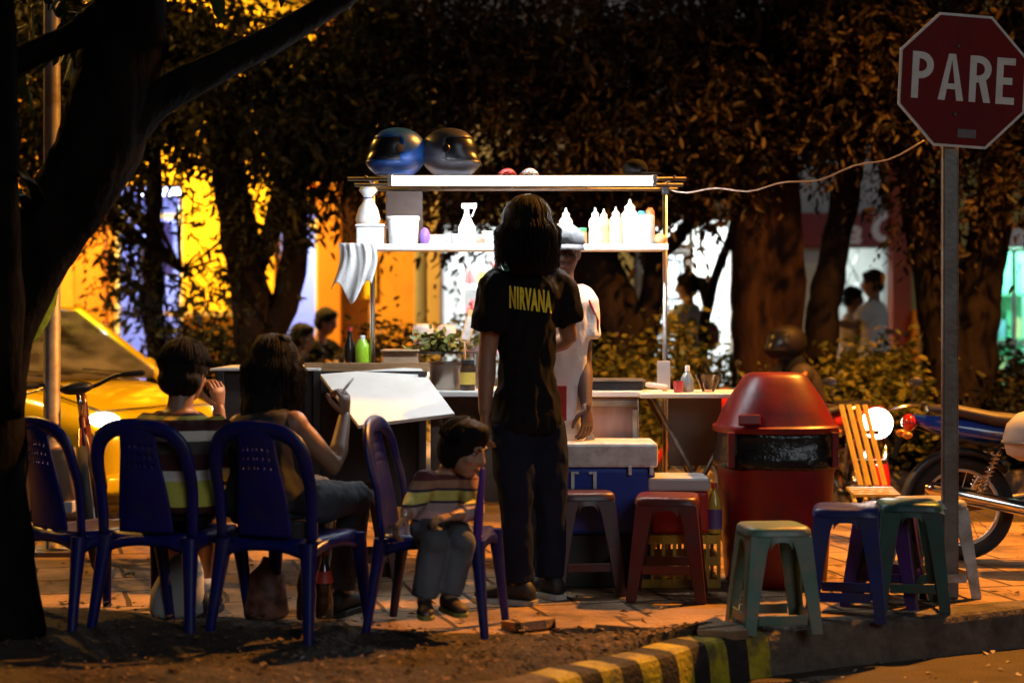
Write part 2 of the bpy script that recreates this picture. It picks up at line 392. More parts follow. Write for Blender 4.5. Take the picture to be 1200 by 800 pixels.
def shoes(root, J, k, m, sole_m, which='LR', ln=1.0):
    for s in which:
        a, t = J['a' + s], J['t' + s]; d = (t - a); d = V((d.x, d.y, 0)).normalized(); r = d.cross(V((0, 0, 1)))
        zt = min(a.z, t.z) ; base = V((a.x, a.y, t.z - .028 * k))
        pit = math.atan2(t.z + .055 * k - a.z, 1) * 0
        L_ = (t - a).length
        secs = []
        for q, w, h in ((-.075, .028, .055), (-.05, .038, .085), (0, .040, .098), (.06, .042, .075), (.12, .047, .052), (.17, .044, .040), (.20, .026, .026)):
            secs.append((base + d * q * k + V((0, 0, h / 2 + .02)) * k, r * w * k, V((0, 0, h / 2 + .004)) * k))
        mb = MB(); mb.loft(secs, 14); sh = mb.build('shoe', m, root, True)
        mb = MB(); pr = [(-.085, .028), (-.05, .042), (0, .043), (.06, .045), (.12, .051), (.175, .047), (.208, .024)]
        up_ = [base + d * q * k + r * w * k for q, w in pr] + [base + d * q * k - r * w * k for q, w in reversed(pr)]
        mb.rings([[p + V((0, 0, z)) * k for p in up_] for z in (-.004, .022)]); so = mb.build('sole', sole_m, root, True, smooth=False, bevel=.004)
        off = so.parent; so.parent = sh
def hair_cap(root, J, k, m, low=-.02, long=0, vox=.010, extra=None, strands=160, seed=1, face=.95, wr=.004, name='hair', w=.0035, thick=1.0):
    k = J.get('hk', k); c, R = J['hd'], J['R']; A = lambda p: c + R @ (V(p) * k)
    mb = MB()
    mb.ell(A((0, -.022, .040)), [.088 * k * thick, .100 * k * thick, .092 * k * thick], R, 18, 12)
    mb.ell(A((0, -.042, low)), [.082 * k * thick, .074 * k * thick, .075 * k], R, 16, 10)
    mb.ell(A((0, .035, .078)), [.070 * k, .052 * k, .040 * k], R)
    if extra: extra(mb, A, R)
    me = remesh(mb, vox, 2, .5); wrinkle(me, wr * k, 34, (1, 1, .25), seed)
    st = MB()
    if strands: hair_strands(st, c, R, k, strands, long, face, spread=1.8, r=(.09 * thick, .106 * thick, .100 * thick), w=w, seed=seed)
    m2 = st.mesh('s'); bm = bmesh.new(); bm.from_mesh(me); bm.from_mesh(m2); bm.to_mesh(me); bm.free()
    return attach(name, me, m, root)
SKY, FRONT_FILL, EXPO, TUBE = .0016, .15, 1.25, 74
L_RIGHT, L_LEFT, L_WALL = 1900, 500, 1600
# ------------------------------------------------------------------ camera, world, render
cd = bpy.data.cameras.new('camera'); cam = bpy.data.objects.new('camera', cd); COL.objects.link(cam); sc.camera = cam
cam.location = (0, 0, HC); cam.rotation_euler = (PI / 2, 0, 0); cd.sensor_width = 36; cd.lens = 60; cd.shift_y = -25 / 1200
cd.clip_end = 2000; cd.clip_start = .05; cd.dof.use_dof = True; cd.dof.focus_distance = 7.9; cd.dof.aperture_fstop = 1.5
w = bpy.data.worlds.new('World'); sc.world = w; w.use_nodes = True; nt = w.node_tree
sky = nt.nodes.new('ShaderNodeTexSky'); sky.sky_type = 'NISHITA'; sky.sun_disc = False
FILL_EL, FILL_AZ = 24, 158
sky.sun_elevation = math.radians(FILL_EL); sky.sun_rotation = math.radians(FILL_AZ)
bg = nt.nodes['Background']; bg.inputs['Strength'].default_value = SKY; nt.links.new(sky.outputs[0], bg.inputs['Color'])
sd_ = bpy.data.lights.new('front_fill_light', 'SUN'); sd_.energy = FRONT_FILL; sd_.angle = math.radians(22); sd_.color = (.86, .93, 1)  # unseen fill added for street light from behind the camera, no moon
so_ = bpy.data.objects.new('front_fill_light', sd_); COL.objects.link(so_)
az = math.radians(FILL_AZ); el = math.radians(FILL_EL)
dv = V((math.sin(az) * math.cos(el), math.cos(az) * math.cos(el), math.sin(el)))    # towards the fill light
so_.rotation_euler = dv.to_track_quat('Z', 'Y').to_euler(); so_.location = (0, -5, 20)
vs = sc.view_settings; vs.view_transform = 'Standard'; vs.look = 'None'; vs.gamma = 1; vs.exposure = EXPO; vs.use_curve_mapping = False
sc.cycles.use_denoising = True
try: sc.cycles.denoiser = 'OPENIMAGEDENOISE'
except Exception: pass
sc.cycles.max_bounces = 7; sc.cycles.diffuse_bounces = 3; sc.cycles.glossy_bounces = 3; sc.cycles.transparent_max_bounces = 10
sc.cycles.sample_clamp_indirect = 4; sc.cycles.caustics_reflective = False; sc.cycles.caustics_refractive = False; sc.cycles.use_light_tree = True
def lamp(name, loc, kind, energy, col, size=.2, target=None, spread=None, size_y=None):
    l = bpy.data.lights.new(name, kind); l.energy = energy; l.color = col
    if kind == 'POINT' or kind == 'SPOT': l.shadow_soft_size = size
    if kind == 'SPOT': l.spot_size = spread or 2.4; l.spot_blend = .45
    if kind == 'AREA':
        l.size = size
        if size_y: l.shape = 'RECTANGLE'; l.size_y = size_y
    o = bpy.data.objects.new(name, l); COL.objects.link(o); o.location = loc
    if target is not None: o.rotation_euler = (V(target) - V(loc)).to_track_quat('-Z', 'Y').to_euler()
    return o
SOD = (1, .375, .045)

# ------------------------------------------------------------------ ground
def tex_ground(name, c1, c2, rough=.85, sc1=3, bump=.5, bs=60, bricks=None):
    m = mat(name, c1, rough, var=.25, scale=sc1 * 3, bump=bump, bscale=bs, dirt=c2, dscale=sc1)
    if bricks:
        nt = m.node_tree; N = nt.nodes; L = nt.links; b = N['Principled BSDF']; tc = N.new('ShaderNodeTexCoord')
        mp = N.new('ShaderNodeMapping'); mp.inputs['Rotation'].default_value = (0, 0, math.radians(-14)); L.new(tc.outputs['Object'], mp.inputs[0])
        nz = N.new('ShaderNodeTexNoise'); nz.inputs['Scale'].default_value = 1.6; L.new(mp.outputs[0], nz.inputs['Vector'])
        ad = N.new('ShaderNodeVectorMath'); ad.operation = 'MULTIPLY_ADD'; ad.inputs[1].default_value = (.07, .07, 0); L.new(nz.outputs['Color'], ad.inputs[0]); L.new(mp.outputs[0], ad.inputs[2])
        br = N.new('ShaderNodeTexBrick'); br.inputs['Scale'].default_value = 1; br.inputs['Brick Width'].default_value = bricks[0]; br.inputs['Row Height'].default_value = bricks[1]; br.inputs['Mortar Size'].default_value = .012; br.inputs['Mortar Smooth'].default_value = .3
        br.inputs['Color1'].default_value = (1, 1, 1, 1); br.inputs['Color2'].default_value = (.62, .6, .58, 1); br.inputs['Mortar'].default_value = (.12, .10, .08, 1); L.new(ad.outputs[0], br.inputs['Vector'])
        old = b.inputs['Base Color'].links[0].from_socket; mx = N.new('ShaderNodeMix'); mx.data_type = 'RGBA'; mx.blend_type = 'MULTIPLY'; mx.inputs['Factor'].default_value = 1
        L.new(old, mx.inputs[6]); L.new(br.outputs['Color'], mx.inputs[7]); L.new(mx.outputs[2], b.inputs['Base Color'])
        b2 = N.new('ShaderNodeBump'); b2.inputs['Strength'].default_value = .9; b2.inputs['Distance'].default_value = .012; inv = N.new('ShaderNodeMath'); inv.operation = 'SUBTRACT'; inv.inputs[0].default_value = 1; L.new(br.outputs['Fac'], inv.inputs[1]); L.new(inv.outputs[0], b2.inputs['Height'])
        ob = b.inputs['Normal'].links[0].from_socket; L.new(ob, b2.inputs['Normal']); L.new(b2.outputs[0], b.inputs['Normal'])
    return m
asphalt = tex_ground('asphalt', (.085, .058, .036), (.045, .032, .022), .85, 2, .6, 120)
paving = tex_ground('paving', (.42, .25, .125), (.15, .09, .05), .8, 2.2, .5, 45, (.42, .42))
dirt_m = tex_ground('dirt', (.062, .043, .030), (.022, .016, .012), .95, 4, 1.0, 55)
kerb_m = tex_ground('kerb_concrete', (.13, .10, .075), (.05, .038, .03), .9, 5, .7, 50)
kerb_y = mat('kerb_yellow', (.42, .335, .008), .7, var=.25, dirt=(.10, .075, .04), dscale=9, bump=.5, bscale=60)
kerb_k = mat('kerb_dark', (.014, .011, .010), .85, var=.3, dirt=(.045, .034, .026), dscale=9, bump=.5, bscale=60)
soil = tex_ground('soil', (.06, .045, .03), (.03, .022, .015), .95, 5, 1, 40)
m = MB(); m.add([(-400, -100, -.16), (400, -100, -.16), (400, 900, -.16), (-400, 900, -.16)], [(0, 1, 2, 3)])
tag(m.build('ground', asphalt, smooth=False), kind='structure')
Kp = spline([(-2.6, 2.0, 0), (-1.6, 3.9, 0), (-.55, 5.28, 0), (.05, 5.71, 0), (.5, 6.18, 0), (.96, 6.66, 0), (2.19, 7.27, 0), (3.6, 7.85, 0), (6, 8.6, 0), (9, 9.2, 0)], 24)
Kn = []
for i in range(len(Kp)):
    t = (Kp[min(i + 1, len(Kp) - 1)] - Kp[max(i - 1, 0)]).normalized(); Kn.append(V((-t.y, t.x, 0)))
Ki = [p + n * .15 for p, n in zip(Kp, Kn)]
# kerb: rounded top edge, worn; painted yellow and dark in turn on the bend
mk = MB(); arc = 0; prev = None
seg = []
for i in range(len(Kp) - 1): seg.append((Kp[i + 1] - Kp[i]).length)
acc = [0]
for s_ in seg: acc.append(acc[-1] + s_)
i0 = min(range(len(Kp)), key=lambda i: (Kp[i] - V((.93, 6.64, 0))).length); A1 = acc[i0] + .09; A0 = A1 - 1.21
def at_arc(a):
    for i in range(len(acc) - 1):
        if acc[i] <= a <= acc[i + 1]:
            q = (a - acc[i]) / (acc[i + 1] - acc[i]); return Kp[i].lerp(Kp[i + 1], q), Kn[i].lerp(Kn[i + 1], q)
    return Kp[-1], Kn[-1]
nseg = int(acc[-1] / .05)
def ksec(a):
    p, n = at_arc(a); wob = .012 * noise.noise(p * 2.5) ; wz = .010 * noise.noise(p * 3 + V((5, 0, 0)))
    prof = [(-.02, -.17), (-.008, -.06), (0.0, -.025), (.010, -.004), (.028, .006), (.10, .007), (.155, .006), (.16, -.17)]
    return [p + n * (o + wob + .004 * noise.noise(p * 14 + V((0, 0, z * 9)))) + V((0, 0, z + (wz if z > -.1 else 0) + .003 * noise.noise(p * 17 + V((o * 20, 0, 3))))) for o, z in prof]
cuts = [acc[-1] * i / nseg for i in range(nseg + 1)]
bnd = []; a = A0; k_ = 0
while a < A1 + .001: bnd.append(a); a += .11
cuts = sorted(set([c for c in cuts if all(abs(c - b) > .012 for b in bnd)] + bnd))
for a, b in zip(cuts, cuts[1:]):
    ra, rb = ksec(a), ksec(b); mid = (a + b) / 2; mi = 0
    if A0 < mid < A1: mi = 1 if int((mid - A0) / .11) % 2 == 0 else 2
    for j in range(len(ra) - 1):
        mk.add([ra[j], rb[j], rb[j + 1], ra[j + 1]], [(0, 1, 2, 3)], mi if j < 6 else 0)
tag(mk.build('kerb', [kerb_m, kerb_y, kerb_k], smooth=False), kind='structure')
# pavement slab, its front edge on the kerb
m = MB(); out_ = [V((p.x, p.y, 0)) for p in Ki] + [V((16, 9.6, 0)), V((16, 10.4, 0)), V((-14, 10.4, 0)), V((-14, 2.0, 0))]
n_ = len(out_); m.add([p for p in out_] + [p + V((0, 0, -.16)) for p in out_], [tuple(range(n_))] + [(i, (i + 1) % n_, (i + 1) % n_ + n_, i + n_) for i in range(n_)])
tag(m.build('pavement', paving, smooth=False), kind='structure')
# trodden earth strip between paving and kerb
bk = spline([(-7, 8.2, 0), (-4, 7.55, 0), (-2, 7.30, 0), (-1.2, 7.05, 0), (-.35, 6.72, 0), (.35, 6.66, 0), (.8, 6.72, 0), (1.05, 6.86, 0)], 14)
ix = [i for i, p in enumerate(Ki) if p.x > -2.6 and p.x < 1.06]
fr = [Ki[i] for i in ix]; NU, NV = 150, 60; rows = []
fr2 = [V((-7, 2, 0))] + fr
def resample(pts, n):
    L_ = [0]
    for a, b in zip(pts, pts[1:]): L_.append(L_[-1] + (b - a).length)
    o = []
    for i in range(n):
        a = L_[-1] * i / (n - 1); j = 0
        while j < len(L_) - 2 and L_[j + 1] < a: j += 1
        o.append(pts[j].lerp(pts[j + 1], (a - L_[j]) / max(1e-9, L_[j + 1] - L_[j])))
    return o
fa, ba = resample(fr2, NU), resample(bk, NU); m = MB(); vs_ = []
for i in range(NU):
    for j in range(NV):
        t = j / (NV - 1); p = fa[i].lerp(ba[i], t); ed = min(1, min(t, 1 - t) * 9)
        jag = .06 * noise.noise(p * 4) * (1 if t > .9 else 0)
        h = .006 + ed * (.018 + .028 * noise.noise(p * 2.2) + .016 * noise.noise(p * 7) + .008 * noise.noise(p * 22))
        vs_.append(p + V((0, jag, max(.004, h) if 0 < t < 1 else .003)))
m.add(vs_, [(i * NV + j, (i + 1) * NV + j, (i + 1) * NV + j + 1, i * NV + j + 1) for i in range(NU - 1) for j in range(NV - 1)])
dirt_o = tag(m.build('earth_strip', dirt_m), kind='structure')
for i_, (px_, py_, w_, h_, a_, tl) in enumerate(((800, 738, .34, .20, 14, 5), (742, 742, .26, .18, -20, -4), (690, 738, .30, .22, 8, 4), (620, 736, .22, .16, 35, -6), (846, 744, .20, .14, -8, 7))):
    q_ = G(px_, py_); m = MB(); R3 = Matrix.Rotation(math.radians(a_), 3, 'Z') @ Matrix.Rotation(math.radians(tl), 3, 'X'); pts_ = [(-.5, -.45), (.1, -.52), (.5, -.35), (.46, .3), (.12, .5), (-.42, .42)]
    m.rings([[q_ + R3 @ V((x * w_ + .01 * noise.noise(V((x * 9, y * 9, i_))), y * h_, z)) + V((0, 0, .030)) for x, y in pts_] for z in (-.03, .008)]); tag(m.build('broken_paving_slab', paving, smooth=False, bevel=.004), kind='structure')
# beds and the far pavement
def slab(name, x0, x1, y0, y1, z1, mt, kd='structure', z0=-.16):
    m = MB(); m.bb(x0, x1, y0, y1, z0, z1); return tag(m.build(name, mt, smooth=False, bevel=.015), kind=kd)
slab('planting_bed', -3.2, 16, 13.0, 14.6, .05, soil)
slab('bed_kerb', -3.2, 16, 12.86, 13.0, .09, kerb_m)
slab('far_pavement', -16, 18, 14.6, 24, .0, paving)
# fallen leaves, chips and scraps on the earth strip and pavement
def litter(name, n, area, sz, mt, kd='stuff'):
    vv = []; ff = []
    for i in range(n):
        p = area(); s_ = sz * random.uniform(.4, 1.5); a = random.uniform(0, 2 * PI); u = V((math.cos(a), math.sin(a), random.uniform(-.3, .3))) * s_; w2 = V((-math.sin(a), math.cos(a), random.uniform(-.4, .4))) * s_ * random.uniform(.35, .8)
        b = len(vv); up = V((0, 0, s_ * random.uniform(.05, .5)))
        vv += [p - u, p - w2 + up, p + u, p + w2 + up * .3]; ff += [(b, b + 1, b + 2), (b, b + 2, b + 3)]
    m = MB(); m.add(vv, ff); return tag(m.build(name, mt, smooth=False), kind=kd)
def on_dirt():
    q = random.uniform(0, NU - 1.01); i = int(q); t = random.random(); p = fa[i].lerp(fa[i + 1], q - i).lerp(ba[i].lerp(ba[i + 1], q - i), t); return V((p.x, p.y, .034 + .024 * noise.noise(p * 2.2)))
def on_pave():
    x = random.uniform(-4, 5); y = random.uniform(6.9, 10.2); return V((x, max(y, 6.9 + max(0, (x - .9)) * .55), .008))
litter('fallen_leaves', 5200, on_dirt, .012, mat('dead_leaf', (.15, .085, .04), .8, var=.6, scale=14))
litter('leaf_scraps', 420, on_pave, .020, MATS['dead_leaf'])
litter('paper_scraps', 16, on_dirt, .028, mat('scrap_paper', (.42, .38, .32), .8, var=.2))
litter('road_grit', 260, lambda: V((random.uniform(.6, 4), random.uniform(4.9, 7.2), -.155)), .016, mat('grit', (.4, .33, .26), .8, var=.5, scale=15))

# ------------------------------------------------------------------ shops across the street (front at y = FY)
FY = 17.5; FS = F / FY
def fx(px): return (px - 600) / FS
def fz(py): return HC - (py - 375) / FS
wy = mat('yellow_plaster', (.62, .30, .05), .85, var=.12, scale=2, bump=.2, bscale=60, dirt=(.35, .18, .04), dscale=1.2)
wy2 = mat('lit_yellow_plaster', (.80, .52, .03), .8, var=.08, scale=2, bump=.2, bscale=60)
orange_p = mat('orange_paint', (.62, .25, .03), .7, var=.1, scale=2, bump=.1)
beige = mat('beige_plaster', (.50, .38, .24), .85, var=.12, scale=2, bump=.2, bscale=60)
wgrey = mat('grey_plaster', (.30, .29, .28), .85, var=.15, scale=2, bump=.2, bscale=60)
wpale = mat('pale_blue_plaster', (.42, .47, .50), .85, var=.1, scale=2, bump=.2, bscale=60)
brickred = mat('brick_red_paint', (.30, .06, .03), .8, var=.15, scale=3, bump=.3, bscale=60)
olive = mat('olive_yellow_plaster', (.42, .33, .10), .85, var=.12, scale=2, bump=.2, bscale=60)
wwhite = mat('white_wall', (.78, .79, .78), .7, var=.04, scale=2)
tile_f = mat('shop_floor', (.5, .48, .44), .3, var=.1)
frame_w = mat('white_frame', (.7, .71, .72), .4, var=.05)
shopglass = glass('shop_glass', (.86, .9, .95), .03)
def facade(root, x0, x1, ztop, ops, mt, th=.25, name='wall'):
    m = MB(); xs = x0
    for a, b, z0, z1 in sorted(ops):
        m.bb(xs, a, FY, FY + th, -.0, ztop)
        m.bb(a, b, FY, FY + th, z1, ztop)
        if z0 > .02: m.bb(a, b, FY, FY + th, 0, z0)
        xs = b
    m.bb(xs, x1, FY, FY + th, 0, ztop); return m.build(name, mt, root, True, smooth=False)
def room(root, x0, x1, z1, depth, mt, lum, col, e_str, wid=.3, floor=0):
    y0 = FY + .252; y1 = y0 + depth; a, b = x0 - .5, x1 + .5; zt = z1 + .35; th = .05
    m = MB(); m.bb(a - th, a, y0, y1, floor - .05, zt); m.bb(b, b + th, y0, y1, floor - .05, zt); m.bb(a - th, b + th, y1, y1 + th, floor - .05, zt); m.bb(a - th, b + th, y0, y1 + th, zt, zt + th)
    m.build('interior_wall', mt, root, True, smooth=False)
    m = MB(); m.bb(a, b, y0, y1, floor + .004, floor + .012); m.build('interior_floor', tile_f, root, True, smooth=False)
    xc = (x0 + x1) / 2; yc = y0 + depth * .45
    m = MB(); m.bb(xc - wid, xc + wid, yc - .08, yc + .08, zt - .06, zt - .012); m.build('ceiling_lamp', emit('tube_' + '_'.join('%d' % (c * 100) for c in col), col, e_str), root, True, smooth=False)
    l = lamp('shop_light', (xc, yc, zt - .08), 'AREA', lum, col, wid * 2, (xc, yc, 0), size_y=.3); return y0, y1
def pane(root, x0, x1, z0, z1, y=None, name='window', fr=.04, mt=None, mull=0, rails=()):
    y = y if y is not None else FY + .06
    m = MB(); m.bb(x0, x0 + fr, y, y + .05, z0, z1); m.bb(x1 - fr, x1, y, y + .05, z0, z1); m.bb(x0 + fr, x1 - fr, y, y + .05, z0, z0 + fr); m.bb(x0 + fr, x1 - fr, y, y + .05, z1 - fr, z1)
    for i in range(mull):
        xx = lerp(x0, x1, (i + 1) / (mull + 1)); m.bb(xx - fr / 2, xx + fr / 2, y + .002, y + .048, z0 + fr, z1 - fr)
    for zz in rails: m.bb(x0 + fr, x1 - fr, y + .004, y + .046, zz - fr / 2, zz + fr / 2)
    f = m.build(name, mt or frame_w, root, True, smooth=False)
    g = MB(); g.bb(x0 + fr, x1 - fr, y + .022, y + .027, z0 + fr, z1 - fr); g.build('pane', shopglass, f, True, smooth=False); return f
# yellow building
A = thing('shop_building', 'bright yellow and orange plastered building lit behind the trees on the left', 'building', (fx(300), FY, 0))
o1 = (fx(134), fx(214), .35, fz(214)); o2 = (fx(324), fx(373), 0, fz(238))
facade(A, fx(-260), fx(518), 5.2, [o1, o2], wy)
m = MB(); m.bb(fx(216), fx(322), FY - .06, FY - .003, 0, 5.0); m.build('lit_wall_panel', wy2, A, True, smooth=False)  # same wall, lamplight on it painted as a brighter yellow
m = MB(); m.bb(fx(240), fx(480), FY - .03, FY - .003, 2.62, 5.0); m.bb(fx(110), fx(215), FY - .031, FY - .003, 2.62, 5.0); m.build('lit_upper_wall', wy2, A, True, smooth=False)  # lamplight painted into this yellow as well
for a, b in ((92, 128), (374, 402)):
    m = MB(); m.bb(fx(a), fx(b), FY - .2, FY - .004, 0, 5.0); m.build('pillar', orange_p, A, True, smooth=False, bevel=.015)
m = MB(); m.bb(fx(486), fx(500), FY - .09, FY - .004, 0, 5); m.build('downpipe', mat('grey_pipe', (.2, .21, .24), .5, var=.1), A, True, smooth=False, bevel=.04)
m = MB(); m.bb(fx(502), fx(517), FY - .14, FY - .004, 0, 5); m.build('corner_column', beige, A, True, smooth=False, bevel=.01)
m = MB(); m.bb(fx(420), fx(441), FY - .03, FY - .004, fz(350), fz(306)); m.build('notice_board', mat('yellow_board', (.9, .62, .02), .6, var=.05), A, True, smooth=False, bevel=.004)
m = MB(); m.bb(fx(204), fx(330), FY - .5, FY - .003, fz(365) - .05, fz(365)); m.build('ledge', beige, A, True, smooth=False, bevel=.006)
room(A, o1[0], o1[1], 2.3, 1.8, mat('violet_white_wall', (.55, .55, .8), .7, var=.04), 20, (.78, .80, 1), 10)
pane(A, o1[0], o1[1], o1[2], o1[3], mull=1, rails=(2.3,))
room(A, o2[0], o2[1], 2.2, 1.6, MATS['violet_white_wall'], 20, (.80, .84, 1), 5, .2)
pane(A, o2[0], o2[1], 0, o2[3], name='door', rails=(1.0, 2.2))
# goods in the window: pale boxes and hanging clothes
for i, (px, py, w_, h_, c) in enumerate(((150, 300, .2, .5, (.6, .6, .75)), (172, 285, .18, .6, (.3, .28, .7)), (196, 275, .16, .7, (.25, .6, .4)), (205, 330, .2, .4, (.5, .45, .8)))):
    m = MB(); m.bb(fx(px) - w_ / 2, fx(px) + w_ / 2, FY + .9, FY + .98, fz(py) - h_ / 2, fz(py) + h_ / 2)
    m.build('hanging_garment', mat('cloth_%d' % i, c, .9), A, True, bevel=.03)
# white shop
B = thing('shop_building', 'white lit grocery shop with goods on shelves behind the food cart', 'building', (fx(690), FY, 0))
p1 = (fx(519), fx(628), 0, fz(262)); p2 = (fx(742), fx(858), 0, fz(258))
facade(B, fx(518.2), fx(860), 5.2, [p1, p2], wgrey)
m = MB(); m.bb(fx(690), fx(742), FY - .1, FY - .003, 0, 5); m.build('pier', wpale, B, True, smooth=False, bevel=.01)
y0, y1 = room(B, p1[0], p1[1], 2.2, 2.6, wwhite, 48, (.88, .97, 1), 6, .4)
y0, y1 = room(B, p2[0], p2[1], 2.25, 1.6, wwhite, 38, (.95, 1, .97), 6, .4)
m = MB()
m.bb(p2[0], p2[0] + .05, FY + .05, FY + .13, 0, p2[3]); m.bb(fx(808), fx(813), FY + .05, FY + .13, 0, p2[3]); m.bb(p2[0] + .05, fx(808), FY + .06, FY + .12, fz(292), fz(285)); m.bb(fx(813), p2[1], FY + .06, FY + .12, fz(266), fz(262))
m.build('door_frame', mat('frame_grey', (.33, .34, .34), .5, var=.1), B, True, smooth=False)
m = MB(); m.bb(p2[0] + .05, p2[0] + .10, FY + .14, FY + .18, .02, fz(292)); m.bb(fx(808) - .05, fx(808), FY + .14, FY + .18, .02, fz(292)); m.bb(p2[0] + .10, fx(808) - .05, FY + .14, FY + .18, fz(292) - .06, fz(292)); m.bb(p2[0] + .10, fx(808) - .05, FY + .14, FY + .18, .02, .10); dr = m.build('door', wwhite, B, True, smooth=False); m = MB(); m.bb(p2[0] + .10, fx(808) - .05, FY + .158, FY + .163, .10, fz(292) - .06); m.build('pane', shopglass, dr, True, smooth=False)
m = MB()
for (a, b, z0, z1) in ((fx(752), fx(800), fz(352), fz(303)), (fx(752), fx(800), fz(470), fz(362))):
    m.bb(a, b, FY + .128, FY + .137, z0, z0 + .03); m.bb(a, b, FY + .128, FY + .137, z1 - .03, z1); m.bb(a, a + .03, FY + .128, FY + .137, z0 + .03, z1 - .03); m.bb(b - .03, b, FY + .128, FY + .137, z0 + .03, z1 - .03)
m.build('panel_moulding', MATS['frame_grey'], dr, True, smooth=False)
m = MB(); m.bb(fx(765), fx(785), FY - .04, FY - .003, fz(262), fz(250)); m.build('sign_plate', mat('violet_sign', (.25, .18, .6), .5), B, True, smooth=False)
goods = thing('goods_shelf', 'white shop shelf of coloured goods inside the lit grocery', 'shelf', (fx(575), FY + 2.2, 0))
m = MB()
for z in (.4, .8, 1.2, 1.6, 2.0): m.bb(fx(535), fx(632), FY + 2.0, FY + 2.35, z, z + .03)
for px in (534, 584, 633): m.bb(fx(px) - .02, fx(px) + .02, FY + 2.0, FY + 2.36, 0, 2.2)
m.build('rack', frame_w, goods, True, smooth=False)
gc = [(.5, .05, .05), (.1, .45, .12), (.75, .55, .05), (.08, .15, .5), (.7, .7, .7), (.5, .2, .5)]
k_ = 0
for z in (.43, .83, 1.23, 1.63):
    x = fx(540)
    while x < fx(625):
        w_ = random.uniform(.06, .13); h_ = random.uniform(.14, .26); m = MB(); c = random.randrange(6)
        if random.random() < .5: m.bb(x, x + w_, FY + 2.02, FY + 2.2, z, z + h_)
        else: m.lathe([(w_ * .5, z), (w_ * .5, z + h_ * .6), (w_ * .2, z + h_ * .8), (w_ * .2, z + h_)], (x + w_ / 2, FY + 2.1, 0), 12)
        m.build('packet', mat('goods_%d' % c, gc[c], .4, var=.2, scale=9), goods, True, smooth='auto', bevel=.004); x += w_ + random.uniform(.01, .08)
# shop with dark red sign
Cb = thing('shop_building', 'shop with dark red sign and lattice gate between the thick trunks', 'building', (fx(960), FY, 0))
q = (fx(984), fx(1040), 0, fz(290)); facade(Cb, fx(860.5), fx(1064), 5.2, [q], wpale)
room(Cb, q[0], q[1], 2.1, 1.7, mat('grey_white_wall', (.55, .57, .56), .7, var=.05), 13, (.9, 1, .96), 4, .25)
m = MB(); m.bb(fx(1041), fx(1063), FY - .2, FY - .004, 0, 5); m.build('pillar', brickred, Cb, True, smooth=False, bevel=.01)
m = MB(); m.bb(fx(900), fx(1040.5), FY - .10, FY - .02, fz(289), fz(250)); sgn = m.build('sign_board', mat('dark_red_sign', (.20, .015, .02), .45, var=.1), Cb, True, smooth=False, bevel=.006)
def text(body, name, mt, parent, loc, size, rot=(PI / 2, 0, 0), bold=.02, ext=.003, sx=1, align='CENTER', shear=0):
    cu = bpy.data.curves.new(name, 'FONT'); cu.body = body; cu.size = size; cu.offset = bold * size; cu.extrude = ext; cu.align_x = align; cu.align_y = 'CENTER'; cu.shear = shear; cu.resolution_u = 4
    o = bpy.data.objects.new('t', cu); COL.objects.link(o); dg = bpy.context.evaluated_depsgraph_get(); dg.update(); me = bpy.data.meshes.new_from_object(o.evaluated_get(dg)); bpy.data.objects.remove(o)
    from mathutils import Euler
    me.transform(Matrix.Translation(V(loc)) @ Euler(rot).to_matrix().to_4x4() @ Matrix.Diagonal((sx, 1, 1, 1)))
    if parent: me.transform(Matrix.Translation(-parent_off(parent)))
    me.materials.clear(); me.materials.append(mt); ob = link(name, me, parent, False); return ob
sign_w = mat('sign_white', (.75, .75, .8), .5, var=.05)
text('a', 'lettering', sign_w, sgn, (fx(997), FY - .106, fz(273)), .36, bold=.03, shear=.25)
text('C', 'lettering', sign_w, sgn, (fx(1032), FY - .106, fz(268)), .44, bold=.03, shear=.25)
m = MB()
m.tube(spline([(fx(1020), FY - .105, fz(257)), (fx(1029), FY - .105, fz(259)), (fx(1038), FY - .105, fz(255))], 6), [.012] * 13, 6); m.build('flourish', sign_w, sgn, True)
gt = MB()
for i in range(-6, 8):
    x = q[0] + i * .13
    for s_ in (-1, 1):
        a = V((x, FY + .7, .05)); pts = []
        for j in range(2):
            z = .05 + j * 2.0; xx = x + s_ * (z - .05) * .45 - (.9 if s_ > 0 else -.4)
            pts.append(V((xx, FY + .7 + s_ * .012, z)))
        # keep to the left half of the opening
        t0 = 0; t1 = 1; lo, hi = q[0] - .02, fx(1022)
        dx = pts[1].x - pts[0].x
        ta = (lo - pts[0].x) / dx; tb = (hi - pts[0].x) / dx; t0, t1 = max(0, min(ta, tb)), min(1, max(ta, tb))
        if t1 > t0: gt.tube([pts[0].lerp(pts[1], t0), pts[0].lerp(pts[1], t1)], .011, 6)
gt.build('lattice_gate', frame_w, Cb, True)
# olive shop with glass front
D = thing('shop_building', 'olive yellow shop front with teal lit glass at the far right', 'building', (fx(1200), FY, 0))
r_ = (fx(1160), fx(1290), 0, fz(264)); facade(D, fx(1064.5), fx(1420), 5.2, [r_], olive)
y0, y1 = room(D, r_[0], r_[1], 2.2, 2.2, mat('mint_wall', (.50, .78, .66), .6, var=.04), 60, (.72, 1, .9), 7, .45)
m = MB(); m.bb(r_[0], r_[1], FY + .05, FY + .09, fz(290), fz(264)); m.build('transom', wwhite, D, True, smooth=False)
pane(D, r_[0], fx(1222), .0, fz(291), mull=1, rails=(1.0,), fr=.035); pane(D, fx(1223), r_[1], .0, fz(291), mull=1, fr=.035)
m = MB()
for z in (.5, 1.0, 1.5): m.bb(fx(1172), fx(1260), FY + 1.4, FY + 1.8, z, z + .03)
m.bb(fx(1172), fx(1260), FY + 1.8, FY + 1.84, .0, 2.0)
m.build('display_rack', mat('green_rack', (.12, .5, .28), .5), D, True, smooth=False)
